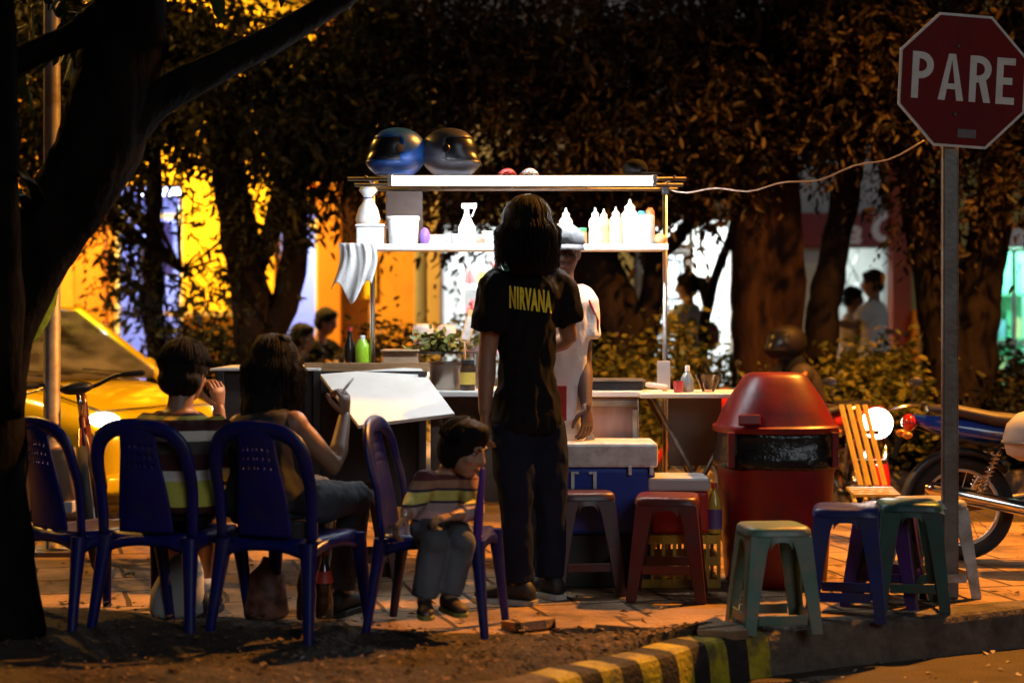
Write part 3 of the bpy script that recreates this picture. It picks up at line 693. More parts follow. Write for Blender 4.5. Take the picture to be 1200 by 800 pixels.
for i in range(14):
    m = MB(); x = fx(1176) + .09 * (i % 7); z = .53 + .5 * (i // 7); m.bb(x, x + .07, FY + 1.42, FY + 1.6, z, z + random.uniform(.15, .3)); m.build('packet', mat('pk_%d' % (i % 3), ((.1, .5, .25), (.6, .65, .3), (.2, .5, .6))[i % 3], .4), D, True, smooth=False)
nb = thing('notice_case', 'small orange framed case standing by the olive shop wall', 'case', (fx(1078), FY - .3, 0))
m = MB(); m.bb(fx(1068), fx(1090), FY - .4, FY - .15, .9, fz(365)); m.build('case', mat('case_dark', (.12, .05, .03), .6), nb, True, smooth=False)
m = MB()
for a in (1066, 1090): m.bb(fx(a) - .02, fx(a) + .02, FY - .42, FY - .14, 0, fz(363))
m.bb(fx(1066) + .02, fx(1090) - .02, FY - .42, FY - .14, fz(365), fz(363)); m.build('frame', orange_p, nb, True, smooth=False)

# ------------------------------------------------------------------ trees
def limb_mesh(mb, pts, rad, n=12, sub=6):
    sp = spline(pts, sub); rr = interp(rad, len(sp)); b0 = len(mb.v); mb.tube(sp, rr, n)
    for i in range(b0, len(mb.v)):
        p = V(mb.v[i]); k = min(b0 // 1, 1)
        q = V((noise.noise(p * 5), noise.noise(p * 5 + V((9, 2, 0))), 0)) * .10 + V((noise.noise(p * 14), noise.noise(p * 14 + V((4, 7, 0))), 0)) * .04
        ri = rr[min((i - b0) // n, len(rr) - 1)]; mb.v[i] = tuple(p + q * min(ri, .3) * 2.2)
def leaf_arrays(C, S, droop=.5, aspect=.36, D=None):
    n = len(C); a = rng.uniform(0, 2 * PI, n); dz = rng.normal(-droop, .45, n)
    u = np.stack([np.cos(a), np.sin(a), dz], 1) if D is None else D + rng.normal(0, .28, (n, 3)); u /= np.linalg.norm(u, axis=1)[:, None]
    t = rng.normal(0, 1, (n, 3)); w = np.cross(u, t); w /= np.linalg.norm(w, axis=1)[:, None] + 1e-9
    nn = np.cross(u, w); S = S[:, None]
    v = np.empty((n, 6, 3)); v[:, 0] = C; v[:, 1] = C + u * S * .3 + w * S * aspect * .5 + nn * S * .06; v[:, 2] = C + u * S * .68 + w * S * aspect * .42 + nn * S * .03
    v[:, 3] = C + u * S - nn * S * .08; v[:, 4] = C + u * S * .68 - w * S * aspect * .42 + nn * S * .03; v[:, 5] = C + u * S * .3 - w * S * aspect * .5 + nn * S * .06
    return v.reshape(-1, 3)
def leaf_mesh(name, C, S, m, parent, droop=.5, aspect=.36, D=None):
    C = np.asarray(C, float); n = len(C); vv = leaf_arrays(C, np.asarray(S, float), droop, aspect, D) - np.array(parent_off(parent) if parent else (0, 0, 0))
    me = bpy.data.meshes.new(name); me.vertices.add(len(vv)); me.vertices.foreach_set('co', vv.ravel())
    idx = np.arange(n)[:, None] * 6 + np.array([0, 1, 2, 3, 0, 3, 4, 5])[None, :]
    me.loops.add(n * 8); me.loops.foreach_set('vertex_index', idx.ravel()); me.polygons.add(n * 2); me.polygons.foreach_set('loop_start', np.arange(n * 2) * 4)
    try: me.polygons.foreach_set('loop_total', np.full(n * 2, 4))
    except Exception: pass
    me.update(calc_edges=True); me.materials.append(m); return link(name, me, parent, False)
def clump_centres(c, r, nclump, per, cr=.22):
    c = np.array(c); r = np.array(r); out = []; cc = []
    while len(cc) < nclump:
        q = rng.uniform(-1, 1, 3)
        if np.dot(q, q) < 1: cc.append(c + q * r)
    for q in cc: out.append(q + rng.normal(0, 1, (per, 3)) * np.array([cr, cr, cr * .8]) * rng.uniform(.6, 1.3))
    return np.concatenate(out), cc
def sprays(q, per, cr):
    """one clump: twigs that fan out and droop, leaves set along them in pairs"""
    Cs, Ds = [], []; nt = max(3, per // 9); main = rng.normal(0, 1, 3); main[2] = abs(main[2]) * .2 - .5; main /= np.linalg.norm(main)
    for _ in range(nt):
        d = main * .6 + rng.normal(0, .6, 3); d[2] -= .15; d /= np.linalg.norm(d); L = cr * rng.uniform(1.0, 2.6); o = q + rng.normal(0, cr * .55, 3)
        s = np.cross(d, rng.normal(0, 1, 3)); s /= np.linalg.norm(s); m = 9
        t = (np.arange(m) + rng.uniform(0, .6, m)) / m; P_ = o + d * (t * L)[:, None] + np.array([0, 0, -1]) * (t ** 2 * L * .35)[:, None]
        sg = np.where(np.arange(m) % 2 == 0, 1, -1)[:, None]; Cs.append(P_); Ds.append(d * .75 + s * sg * .65 + np.array([0, 0, -.30]))
    return np.concatenate(Cs), np.concatenate(Ds)
def tree(name, label, base, limbs, crowns, mt=None, size=.068, group=None, twigs=True, lm=None, droop=.5):
    t = thing(name, label, 'tree', base, 0, group)
    mb = MB()
    for pts, rad in limbs: limb_mesh(mb, pts, rad)
    cs = []; ss = []; ds = []
    ends = [l[0][-1] for l in limbs]
    if group:
        ex = []
        for c, r, ncl, per in crowns:
            if r[0] > .7:
                for q in range(int(r[0] * 7)):
                    ex.append((V((c[0] + random.uniform(-r[0], r[0]), c[1] - random.uniform(.0, .5) * r[1], c[2] - r[2] * random.uniform(.75, 1.0))), (.10, .10, random.uniform(.06, .20)), 3, 30))
        crowns = list(crowns) + ex
    for c, r, ncl, per in crowns:
        per = int(per * (1.55 if size < .08 else 1))
        _, cc = clump_centres(c, r, ncl, 1)
        for q in cc:
            C, D_ = sprays(np.array(q), int(per * rng.uniform(.5, 1.5)), min(.22, max(r) * .7)); cs.append(C); ds.append(D_); ss.append(np.clip(rng.lognormal(-.1, .35, len(C)), .4, 1.8) * size * 1.1)
        if twigs:
            e = min(ends, key=lambda q: (q - V(c)).length)
            for q in cc[::3]:
                mid = e.lerp(V(q), .5) + V((random.uniform(-.15, .15), random.uniform(-.15, .15), .12)); mb.tube([e, mid, V(q)], [.018, .010, .004], 5)
    mb.build('trunk', mt or bark, t, True)
    if cs: leaf_mesh('crown', np.concatenate(cs), np.concatenate(ss), lm or leaf_warm, t, droop, .36, np.concatenate(ds))
    return t
# big dark tree at the left edge of the photograph, standing on the earth strip
d = 6.75
tree('old_tree', 'huge dark leaning tree at the left edge beside the blue chair', 'tree' and G(0, 742),
     [([P(-6, 760, 6.55), P(-8, 640, 6.6), P(-8, 500, 6.65), P(4, 390, 6.7), P(50, 282, 6.72), P(98, 200, 6.74), P(132, 110, 6.75), P(148, 30, 6.8), P(150, -80, 6.8), P(140, -260, 6.8)], [.19, .155, .125, .12, .14, .165, .17, .15, .14, .10]),
      ([P(118, 172, 6.7), P(185, 118, 6.8), P(260, 76, 6.9), P(335, 38, 7.0), P(400, -2, 7.1), P(520, -90, 7.2)], [.10, .075, .062, .055, .05, .03]),
      ([P(118, 20, 6.7), P(90, 42, 6.6), P(50, 58, 6.5), P(5, 78, 6.4), P(-80, 100, 6.3)], [.07, .055, .05, .05, .045]),
      ([P(-6, 480, 6.5), P(0, 380, 6.4), P(4, 250, 6.35), P(6, 120, 6.3), P(-2, -20, 6.3), P(-20, -200, 6.3)], [.11, .085, .06, .05, .048, .04])],
     [(P(120, -260, 7.0), (1.3, .9, .42), 70, 45), (P(430, -230, 7.4), (1.1, .7, .33), 55, 45), (P(50, 20, 7.4), (.4, .3, .2), 7, 22), (V((-2.3, 4.6, 3.4)), (1.5, 1.3, .5), 110, 45)], lm=leaf_front, size=.10, mt=mat('old_bark', (.008, .0065, .0055), .95, spec=.03, var=.5, scale=9, bump=1.0, bscale=22, stretch=(1, 1, .3)))  # last crown clump added out of view to shade the left foreground
g_t = 'trees in the bed across the road'
def TP(px, py, dd=13.6): return P(px, py, dd)
d1 = 13.3
tree('forked_tree', 'forked dark tree in front of the bright yellow wall', TP(300, 551, d1).xy.to_3d(),
     [([TP(306, 560, d1), TP(303, 440, d1), TP(296, 360, d1), TP(285, 300, d1), TP(272, 230, d1), TP(262, 160, d1), TP(250, 40, d1)], [.20, .17, .165, .15, .14, .13, .10]),
      ([TP(306, 420, d1), TP(334, 350, d1), TP(345, 300, d1), TP(344, 240, d1), TP(350, 170, d1), TP(365, 60, d1)], [.12, .11, .105, .10, .10, .08]),
      ([TP(300, 320, d1), TP(318, 270, d1), TP(330, 220, d1), TP(338, 120, d1)], [.07, .075, .08, .05]),
      ([TP(278, 268, d1), TP(240, 298, d1), TP(212, 318, d1)], [.018, .010, .005])],
     [(TP(330, 90, d1), (1.2, .8, .75), 110, 60), (TP(150, 55, d1 + .3), (1.0, .7, .70), 110, 60), (TP(80, 70, d1 + .5), (1.1, .6, .80), 120, 70), (TP(60, 180, d1 + .6), (.55, .4, .30), 34, 60), (TP(330, 120, d1 + .4), (.8, .4, .40), 50, 60), (TP(315, 225, d1 - .3), (.33, .25, .38), 10, 45), (TP(250, 330, d1), (.25, .2, .12), 9, 18), (TP(425, 190, d1 + .3), (.4, .4, .35), 22, 50)], lm=leaf_dark, group=g_t)
d2 = 13.5
tree('slim_tree', 'slim straight young tree in front of the violet shop window', TP(182, 545, d2).xy.to_3d(),
     [([TP(183, 552, d2), TP(182, 400, d2), TP(180, 300, d2), TP(181, 200, d2), TP(184, 60, d2)], [.085, .075, .07, .06, .05])],
     [(TP(160, 262, d2), (.34, .2, .24), 16, 26), (TP(182, 320, d2), (.20, .2, .3), 11, 24), (TP(140, 300, d2), (.14, .15, .16), 4, 24), (TP(160, 345, d2), (.14, .2, .14), 6, 24), (TP(185, 150, d2), (.4, .4, .2), 11, 40), (TP(205, 385, d2), (.2, .2, .15), 8, 26)], lm=leaf_dark, group=g_t)
d3 = 13.4
tree('branching_tree', 'dark tree forking low behind the vendor and the cart shelf', TP(745, 548, d3).xy.to_3d(),
     [([TP(742, 555, d3), TP(735, 440, d3), TP(720, 370, d3), TP(700, 310, d3), TP(690, 240, d3), TP(688, 120, d3)], [.25, .22, .21, .20, .19, .15]),
      ([TP(742, 440, d3), TP(762, 360, d3), TP(772, 300, d3), TP(790, 282, d3), TP(815, 250, d3), TP(860, 160, d3)], [.12, .10, .085, .06, .05, .03]),
      ([TP(735, 420, d3), TP(770, 350, d3), TP(760, 290, d3), TP(755, 200, d3)], [.10, .08, .075, .07])],
     [(TP(640, 110, d3), (1.5, .9, .85), 130, 60), (TP(560, 225, d3 + .4), (.55, .4, .33), 30, 50), (TP(690, 230, d3 + .4), (.5, .4, .3), 24, 50), (TP(470, 90, d3 + .3), (1.0, .7, .75), 70, 60), (TP(560, 30, d3 + .5), (1.4, .6, .5), 80, 60), (TP(790, 190, d3 - .1), (.6, .4, .28), 34, 50)], group=g_t)
d4 = 13.2
tree('thick_tree', 'thickest twin trunk tree standing behind the red bin', TP(905, 548, d4).xy.to_3d(),
     [([TP(885, 560, d4), TP(884, 440, d4), TP(882, 330, d4), TP(880, 230, d4), TP(876, 80, d4)], [.20, .175, .16, .155, .12]),
      ([TP(922, 560, d4 + .1), TP(922, 440, d4 + .1), TP(924, 330, d4 + .1), TP(920, 220, d4 + .1), TP(915, 60, d4)], [.15, .135, .13, .12, .10]),
      ([TP(905, 560, d4 + .05), TP(903, 400, d4 + .05), TP(902, 250, d4 + .05), TP(900, 140, d4)], [.13, .12, .11, .1])],
     [(TP(880, 58, d4), (1.2, .9, .75), 120, 60), (TP(830, 205, d4 - .2), (.4, .3, .10), 12, 40)], group=g_t, mt=mat('bark_red', (.021, .010, .006), .9, spec=.08, var=.5, scale=9, bump=1.0, bscale=22, stretch=(1, 1, .3)))
tree('leaning_tree', 'dark trunk leaning right next to the thick twin tree', TP(958, 540, 13.4).xy.to_3d(),
     [([TP(958, 556, 13.4), TP(960, 430, 13.4), TP(968, 350, 13.4), TP(978, 290, 13.4), TP(992, 220, 13.4), TP(1010, 100, 13.4)], [.16, .14, .125, .115, .11, .08])],
     [(TP(1010, 80, 13.3), (.75, .7, .6), 74, 60), (TP(960, 50, 13.6), (1.3, .7, .5), 90, 60), (TP(1060, 10, 13.9), (1.2, .6, .35), 60, 60)], group=g_t)
tree('sapling', 'thin curved dark sapling between the white shop and thick trunk', TP(822, 540, 13.8).xy.to_3d(),
     [([TP(822, 548, 13.8), TP(824, 400, 13.8), TP(832, 350, 13.8), TP(845, 305, 13.8), TP(858, 270, 13.8), TP(866, 200, 13.8)], [.05, .045, .042, .04, .036, .02])],
     [(TP(868, 180, 13.8), (.3, .3, .2), 10, 40)], group=g_t)
d5 = 12.9
tree('forked_tree', 'wide V shaped tree behind the stop sign pole', TP(1125, 555, d5).xy.to_3d(),
     [([TP(1122, 565, d5), TP(1120, 470, d5), TP(1110, 400, d5), TP(1092, 330, d5), TP(1078, 260, d5), TP(1066, 180, d5), TP(1050, 40, d5)], [.30, .25, .18, .135, .12, .11, .08]),
      ([TP(1130, 480, d5), TP(1140, 400, d5), TP(1150, 330, d5), TP(1162, 250, d5), TP(1172, 170, d5), TP(1186, 30, d5)], [.22, .19, .165, .15, .14, .10]),
      ([TP(1120, 470, d5), TP(1115, 380, d5), TP(1112, 310, d5), TP(1108, 220, d5), TP(1112, 100, d5)], [.20, .13, .10, .085, .06])],
     [(TP(1120, 70, d5), (1.1, .9, .70), 125, 60), (TP(1185, 215, d5 - .3), (.28, .3, .14), 11, 40), (TP(1095, 240, d5 - .1), (.3, .3, .15), 10, 36)], group=g_t)
# shrubs
def shrub(label, px, pytop, dd, wpx, lm=leaf_hedge, n=30, per=42, size=.075, name='shrub', base=.05, depth=.4):
    c = P(px, pytop, dd); top = c.z; t = thing(name, label, 'shrub', (c.x, dd, base), 0, 'shrubs in the bed across the road')
    w_ = wpx / F * dd / 2; mb = MB(); cs = []; ss = []
    for i in range(n):
        h = random.random() ** .7; q = V((c.x + random.uniform(-w_, w_) * (1 - .35 * h), dd + random.uniform(-depth, depth), base + .12 + (top - base - .15) * h * random.uniform(.75, 1.05)))
        cs.append(np.array(q) + rng.normal(0, 1, (per, 3)) * np.array([.11, .11, .10])); ss.append(rng.uniform(.6, 1.25, per) * size)
        mb.tube([V((c.x + (q.x - c.x) * .3, dd, base)), V((c.x + (q.x - c.x) * .7, (dd + q.y) / 2, lerp(base, q.z, .55))), q], [.014, .010, .004], 5)
    mb.build('stem', bark, t, True); leaf_mesh('foliage', np.concatenate(cs), np.concatenate(ss), lm, t, .1, .42); return t
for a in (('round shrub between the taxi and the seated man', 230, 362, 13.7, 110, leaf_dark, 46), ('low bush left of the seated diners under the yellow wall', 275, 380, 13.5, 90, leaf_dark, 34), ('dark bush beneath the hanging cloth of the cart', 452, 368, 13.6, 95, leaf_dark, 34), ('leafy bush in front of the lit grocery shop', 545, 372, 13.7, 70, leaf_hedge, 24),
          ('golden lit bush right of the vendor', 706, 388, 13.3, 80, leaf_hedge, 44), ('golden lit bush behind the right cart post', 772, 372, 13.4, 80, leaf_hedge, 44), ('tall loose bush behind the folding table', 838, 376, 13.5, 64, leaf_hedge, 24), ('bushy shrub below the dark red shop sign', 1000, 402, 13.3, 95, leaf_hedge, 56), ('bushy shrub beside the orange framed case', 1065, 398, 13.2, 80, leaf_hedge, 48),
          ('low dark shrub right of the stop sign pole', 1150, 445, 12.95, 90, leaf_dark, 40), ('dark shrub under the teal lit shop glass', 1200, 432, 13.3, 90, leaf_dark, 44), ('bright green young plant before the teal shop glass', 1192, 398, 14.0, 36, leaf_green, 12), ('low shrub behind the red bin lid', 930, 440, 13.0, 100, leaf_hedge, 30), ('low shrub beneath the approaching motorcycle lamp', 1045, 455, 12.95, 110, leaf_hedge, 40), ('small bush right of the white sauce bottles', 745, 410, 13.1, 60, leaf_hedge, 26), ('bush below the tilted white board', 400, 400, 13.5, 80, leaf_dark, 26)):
    shrub(*a)
# street lamps that light the place, above the picture
lampcol = emit('sodium_lamp', (1, .45, .08), 12)
def street_lamp(label, base, h, reach, watts, aim=(0, 0), cone=2.0, col=SOD):
    t = thing('street_lamp', label, 'street lamp', base, 0, 'street lamps'); x, y = base[0], base[1]
    m = MB(); m.lathe([(.16, 0), (.16, .03), (.07, .05), (.065, 1.2), (.045, h)], (x, y, base[2]), 14); m.build('pole', zinc, t, True)
    hd = V((x + reach[0], y + reach[1], base[2] + h + .35)); m = MB(); m.tube(spline([(x, y, base[2] + h - .05), (x + reach[0] * .3, y + reach[1] * .3, base[2] + h + .25), hd], 6), .03, 8); m.build('arm', zinc, t, True)
    m = MB(); m.ell(hd + V((0, 0, .05)), (.24, .13, .09)); m.build('lamp_head', zinc, t, True)
    m = MB(); m.ell(hd + V((0, 0, -.03)), (.18, .10, .06)); m.build('lamp_glass', lampcol, t, True)
    return lamp('street_light', hd + V((0, 0, -.14)), 'SPOT', watts, col, .10, hd + V((aim[0], aim[1], -5)), cone)
# ------------------------------------------------------------------ lamps
street_lamp('grey street lamp pole on the pavement right of the motorcycle, outside the picture', (5.6, 9.9, 0), 5.4, (-1.9, -.1), L_RIGHT, (-1.5, -.35), 1.85)
street_lamp('grey street lamp pole at the left end of the road, outside the picture', (-7.6, 12.2, -.16), 5.4, (2.0, -.2), L_LEFT, (1.6, -1.2), 2.2, (1, .48, .07))
lamp_c = street_lamp('grey street lamp pole in front of the yellow wall, outside the picture', (-6.6, 15.4, 0), 4.6, (2.6, .3), L_WALL, (.3, 2.2), 2.3, (1, .56, .09))
# lit metal pole of the left edge
t = thing('lamp_post', 'grey metal lamp post rising beside the parked bicycle', 'lamp post', (P(61, 490, 9.0).x, 9.0, 0))
m = MB(); m.lathe([(.11, 0), (.11, .02), (.045, .03), (.044, 2.2), (.036, 6.2)], (t.location.x, 9.0, 0), 16); m.build('pole', mat('pole_grey', (.42, .38, .34), .5, .3, var=.15, scale=5, dirt=(.2, .15, .1), dscale=5), t, True)
m = MB(); m.box((t.location.x, 9.0, .012), (.28, .28, .024)); m.build('base_plate', zinc, t, True, smooth=False)

# ------------------------------------------------------------------ plastic chairs
blue_pl = mat('blue_plastic', (.005, .008, .14), .36, var=.15, scale=5, dirt=(.020, .022, .09), dscale=9, bump=.02, bscale=200)
violet_sheen_pl = mat('violet_sheen_plastic', (.09, .03, .30), .32, var=.15, scale=5)  # chair plastic with its violet reflected light put into the colour
def make_chair(label, loc, rz):
    t = thing('plastic_chair', label, 'chair', loc, rz, 'blue plastic chairs round the food cart')
    zs = .385
    m = MB()      # seat: dished sheet with rounded corners and a rolled rim
    N_ = 14; rows = []
    top = []
    for i in range(N_ + 1):
        for j in range(N_ + 1):
            u, v_ = i / N_ * 2 - 1, j / N_ * 2 - 1
            q = 1 / max(1, (abs(u) ** 5 + abs(v_) ** 5) ** .2); x = u * q * (.205 + .012 * v_); y = v_ * q * .205
            e = max(abs(u), abs(v_)); z = zs - .018 * (1 - u * u) * (1 - v_ * v_) - (.028 * max(0, (e - .86) / .14) ** 2)
            top.append((x, y, z))
    m.add(top, [(i * (N_ + 1) + j, (i + 1) * (N_ + 1) + j, (i + 1) * (N_ + 1) + j + 1, i * (N_ + 1) + j + 1) for i in range(N_) for j in range(N_)])
    m.build('seat', blue_pl, t, solid=.006)
    m = MB()      # apron arches
    for sx in (-1, 1):
        pts = [(sx * .198, -.19 + .38 * k / 10, zs - .03 - .035 * abs(k / 5 - 1) ** 2.5) for k in range(11)]; m.tube(pts, .022, 6, flat=(.35, 1))
    for sy in (-1, 1):
        pts = [(-.19 + .38 * k / 10, sy * .198, zs - .03 - .035 * abs(k / 5 - 1) ** 2.5) for k in range(11)]; m.tube(pts, .022, 6, flat=(.35, 1))
    m.build('apron', blue_pl, t)
    for sx in (-1, 1):
        for sy in (-1, 1):
            m = MB(); a = V((sx * .188, sy * .188, zs - .012)); b = V((sx * .222, sy * (.225 if sy > 0 else .245), 0))
            secs = []
            for q, w_ in ((0, .034), (.12, .031), (.5, .024), (1, .018)):
                c = a.lerp(b, q); secs.append((c, V((w_, 0, 0)), V((0, w_ * .85, 0))))
            m.loft(secs, 12, e=3.2); m.build('leg', blue_pl, t, smooth='auto')
    # back: bent frame hoop and perforated splat
    hoop = spline([(-.200, -.185, zs - .02), (-.206, -.200, .55), (-.205, -.225, .645), (-.185, -.245, .735), (-.12, -.260, .790), (0, -.265, .806), (.12, -.260, .790), (.185, -.245, .735), (.205, -.225, .645), (.206, -.200, .55), (.200, -.185, zs - .02)], 5)
    m = MB(); rr = [.021 + .010 * math.sin(PI * i / (len(hoop) - 1)) for i in range(len(hoop))]; m.tube(hoop, rr, 10, flat=(1.1, .55)); fr = m.build('backrest', blue_pl, t)
    m = MB(); NX, NZ = 21, 34; g = []
    for j in range(NZ + 1):
        v_ = j / NZ; z = zs + .005 + v_ * .407; yb = -.196 - .070 * (v_ ** 1.15); wd = .098 + .022 * math.cos(v_ * PI * .9)
        for i in range(NX + 1):
            u = i / NX * 2 - 1; g.append((u * wd, yb - .016 * (1 - u * u) * .8, z - .012 * u * u * v_))
    fs = []
    for j in range(NZ):
        for i in range(NX):
            if 20 <= j <= 30 and j % 3 == 1 and i in (3, 6, 9, 11, 14, 17): continue
            a = j * (NX + 1) + i; fs.append((a, a + 1, a + NX + 2, a + NX + 1))
    m.add(g, fs); m.build('splat', blue_pl, fr, solid=.007)
    return t
R_ = math.radians
chair = make_chair('blue plastic chair under the seated man in the striped shirt', (P(203, 745, 6.86).x, 6.86, .012), R_(-20))
dup(chair, (P(106, 745, 6.92).x, 6.95, .012), R_(-42), 'blue plastic chair half hidden by the dark trunk, holding a paper bag')
dup(chair, (P(342, 745, 6.72).x, 6.72, .012), R_(-24), 'blue plastic chair under the woman in the sleeveless top')
ce = dup(chair, (P(504, 745, 6.6).x + .03, 6.77, .012), R_(-100), 'blue plastic chair with an arm post on which the child sits')
for s in (1,):
    m = MB(); m.tube([(s * .196, .190, .36), (s * .205, .200, .50), (s * .212, .215, .645)], [.020, .017, .010], 10, True); m.build('arm_post', violet_sheen_pl, ce)

# ------------------------------------------------------------------ plastic stools
def make_stool(label, loc, rz, m_out, hgt=.45, bar=.10, w0=.145, w1=.185, m_in=None):
    t = thing('plastic_stool', label, 'stool', loc, rz, 'plastic stools on the pavement'); S = hgt
    m = MB(); secs = []
    for z, w_ in ((S - .035, w0 + .006), (S - .012, w0 + .003), (S - .003, w0 - .006), (S, w0 - .016)): secs.append((V((0, 0, z)), V((w_, 0, 0)), V((0, w_, 0))))
    m.loft(secs, 32, e=7); m.build('seat', m_out, t, smooth='auto')
    for sx in (-1, 1):
        for sy in (-1, 1):
            m = MB(); a = V((sx * (w0 - .002), sy * (w0 - .002), S - .036)); b = V((sx * w1, sy * w1, 0))
            for along in (0, 1):          # two plates meeting in an angle, broad at the top
                rr = []
                for q, wd in ((0, .088), (.14, .072), (.5, .058), (1, .046)):
                    c = a.lerp(b, q); dx = V((-sx * wd, 0, 0)) if along == 0 else V((0, -sy * wd, 0)); n_ = V((0, -sy * .007, 0)) if along == 0 else V((-sx * .007, 0, 0))
                    k = (V((0, 0, 0)) if along == 0 else V((0, -sy * .0072, 0)))
                    rr.append([c + k, c + dx + k, c + dx + n_ + k, c + n_ + k])
                m.rings(rr)
            m.build('leg', m_out, t, smooth=False, bevel=.0025)
    for k in range(4):                    # aprons with an arched lower edge, and rungs
        R = Matrix.Rotation(k * PI / 2, 3, 'Z'); m = MB(); n = 14; y = w0 + .0005; rr = []
        for i in range(n + 1):
            u = i / n * 2 - 1; x = u * (w0 - .086 + .004); zl = S - .036 - .022 - .030 * abs(u) ** 4
            rr.append([R @ V((x, y, S - .037)), R @ V((x, y + .004, zl)), R @ V((x, y - .003, zl)), R @ V((x, y - .006, S - .037))])
        m.rings(rr); m.build('apron', m_in or m_out, t, smooth=False)
        if bar:
            wz = lerp(w1, w0, bar / (S - .036)); m = MB(); m.box(R @ V((0, wz - .012, bar)), (2 * wz - .108, .010, .040), R); m.build('rung', m_out, t, smooth=False, bevel=.003)
    return t
def plast(n, c, d=None): return mat(n, c, .38, var=.18, scale=6, dirt=d or tuple(x * .45 + .02 for x in c), dscale=8, bump=.03, bscale=160)
green_pl = plast('green_plastic', (.09, .20, .15), (.22, .20, .15)); teal_pl = plast('dark_green_plastic', (.012, .075, .06)); white_st = plast('dirty_white_plastic', (.5, .5, .47), (.26, .22, .17))
royal_pl = plast('royal_blue_plastic', (.012, .022, .17)); purple_pl = plast('purple_plastic', (.075, .018, .15)); red_pl = plast('dark_red_plastic', (.10, .008, .008)); red2_pl = plast('maroon_plastic', (.055, .008, .010))
make_stool('worn green plastic stool nearest the kerb, pale dirt on its seat', (P(906, 738, 6.8).x, 6.80, .004), R_(7), green_pl, .415, .055, .125, .158)
make_stool('royal blue plastic stool beside the worn green one', (P(993, 725, 7.05).x, 7.08, .002), R_(-12), royal_pl, .46, .10, .130, .165)
make_stool('purple plastic stool tucked behind the royal blue one', (P(1032, 718, 7.5).x, 7.42, .002), R_(-22), purple_pl, .43, .13, .115, .165)
make_stool('dark green plastic stool in front of the stop sign pole', (P(1066, 718, 7.28).x, 7.30, .004), R_(-6), teal_pl, .455, .10, .125, .155)
make_stool('dirty white plastic stool at the right end of the row', (P(1092, 715, 7.62).x, 7.66, .002), R_(10), white_st, .43, .09, .13, .17)
make_stool('maroon plastic stool between the standing man and the cooler', (P(684, 700, 7.7).x, 7.72, .002), R_(8), red2_pl, .46, .13, .125, .165)
make_stool('dark red plastic stool with a grey box lid standing on it', (P(783, 703, 7.55).x, 7.58, .002), R_(-8), red_pl, .455, .14, .135, .175)
make_stool('maroon plastic stool under the tilted white board', (P(424, 680, 8.0).x, 7.98, .002), R_(15), red2_pl, .46, .13, .125, .165)

# ------------------------------------------------------------------ food cart
CY = 8.4
cart = thing('food_cart', 'steel street food cart with lit upper shelf and tilted white board', 'food cart', (P(560, 680, CY).x, CY, 0))
wood = mat('raw_wood', (.32, .17, .07), .7, var=.25, scale=5, stretch=(.6, 6, 6), bump=.2); dark_panel = mat('dark_panel', (.016, .013, .012), .6, var=.3, scale=7, dirt=(.04, .03, .025))
brown_panel = mat('brown_panel', (.12, .085, .065), .5, .2, var=.2, scale=5, dirt=(.05, .035, .03)); cream_sheet = mat('white_sheet', (.72, .70, .66), .75, spec=.15, var=.03, dirt=(.66, .64, .59), dscale=4)
def cx(px, d=CY): return (px - 600) / F * d
def cz(py, d=CY): return HC - (py - 375) / F * d
ZL = .995                                        # left counter height
m = MB(); m.bb(cx(250), cx(376), CY - .10, CY + .55, ZL - .012, ZL); m.bb(cx(376) + .002, cx(500), CY + .16, CY + .55, ZL - .012, ZL); m.build('counter_top', cream_sheet, cart, True, smooth=False, bevel=.003)
m = MB(); m.bb(cx(356), cx(503), CY + .02, CY + .045, ZL - .02, cz(425)); m.build('counter_edge', wood, cart, True, smooth=False, bevel=.002)
m = MB(); m.bb(cx(258), cx(500), CY - .06, CY - .035, .32, ZL - .014); m.bb(cx(258), cx(262), CY - .034, CY + .5, .32, ZL - .014); m.build('side_panel', dark_panel, cart, True, smooth=False)
for px in (262, 374, 496):
    m = MB(); m.bb(cx(px) - .018, cx(px) + .018, CY - .099, CY - .062, .0, ZL - .014); m.build('leg', dark_panel, cart, True, smooth=False, bevel=.003)
# tilted board hinged to the counter
a, b, c, e = P(375, 438, 8.28), P(492, 429, 8.45), P(533, 484, 7.86), P(420, 498, 7.70)
n_ = (b - a).cross(e - a).normalized(); n_ = n_ if n_.z > 0 else -n_
m = MB(); m.rings([[a, b, c, e], [p - n_ * .018 for p in (a, b, c, e)]]); m.build('tilted_board', cream_sheet, cart, True, smooth=False, bevel=.003)
for p0_, p1_ in ((e.lerp(c, .12) + (a - e) * .2 - n_ * .02, V((e.x + .03, CY - .12, .55))), (e.lerp(c, .9) + (b - c) * .2 - n_ * .02, V((c.x - .05, CY - .12, .55)))): m = MB(); m.tube([p0_, p1_], .009, 8); m.build('board_stay', zinc, cart, True)
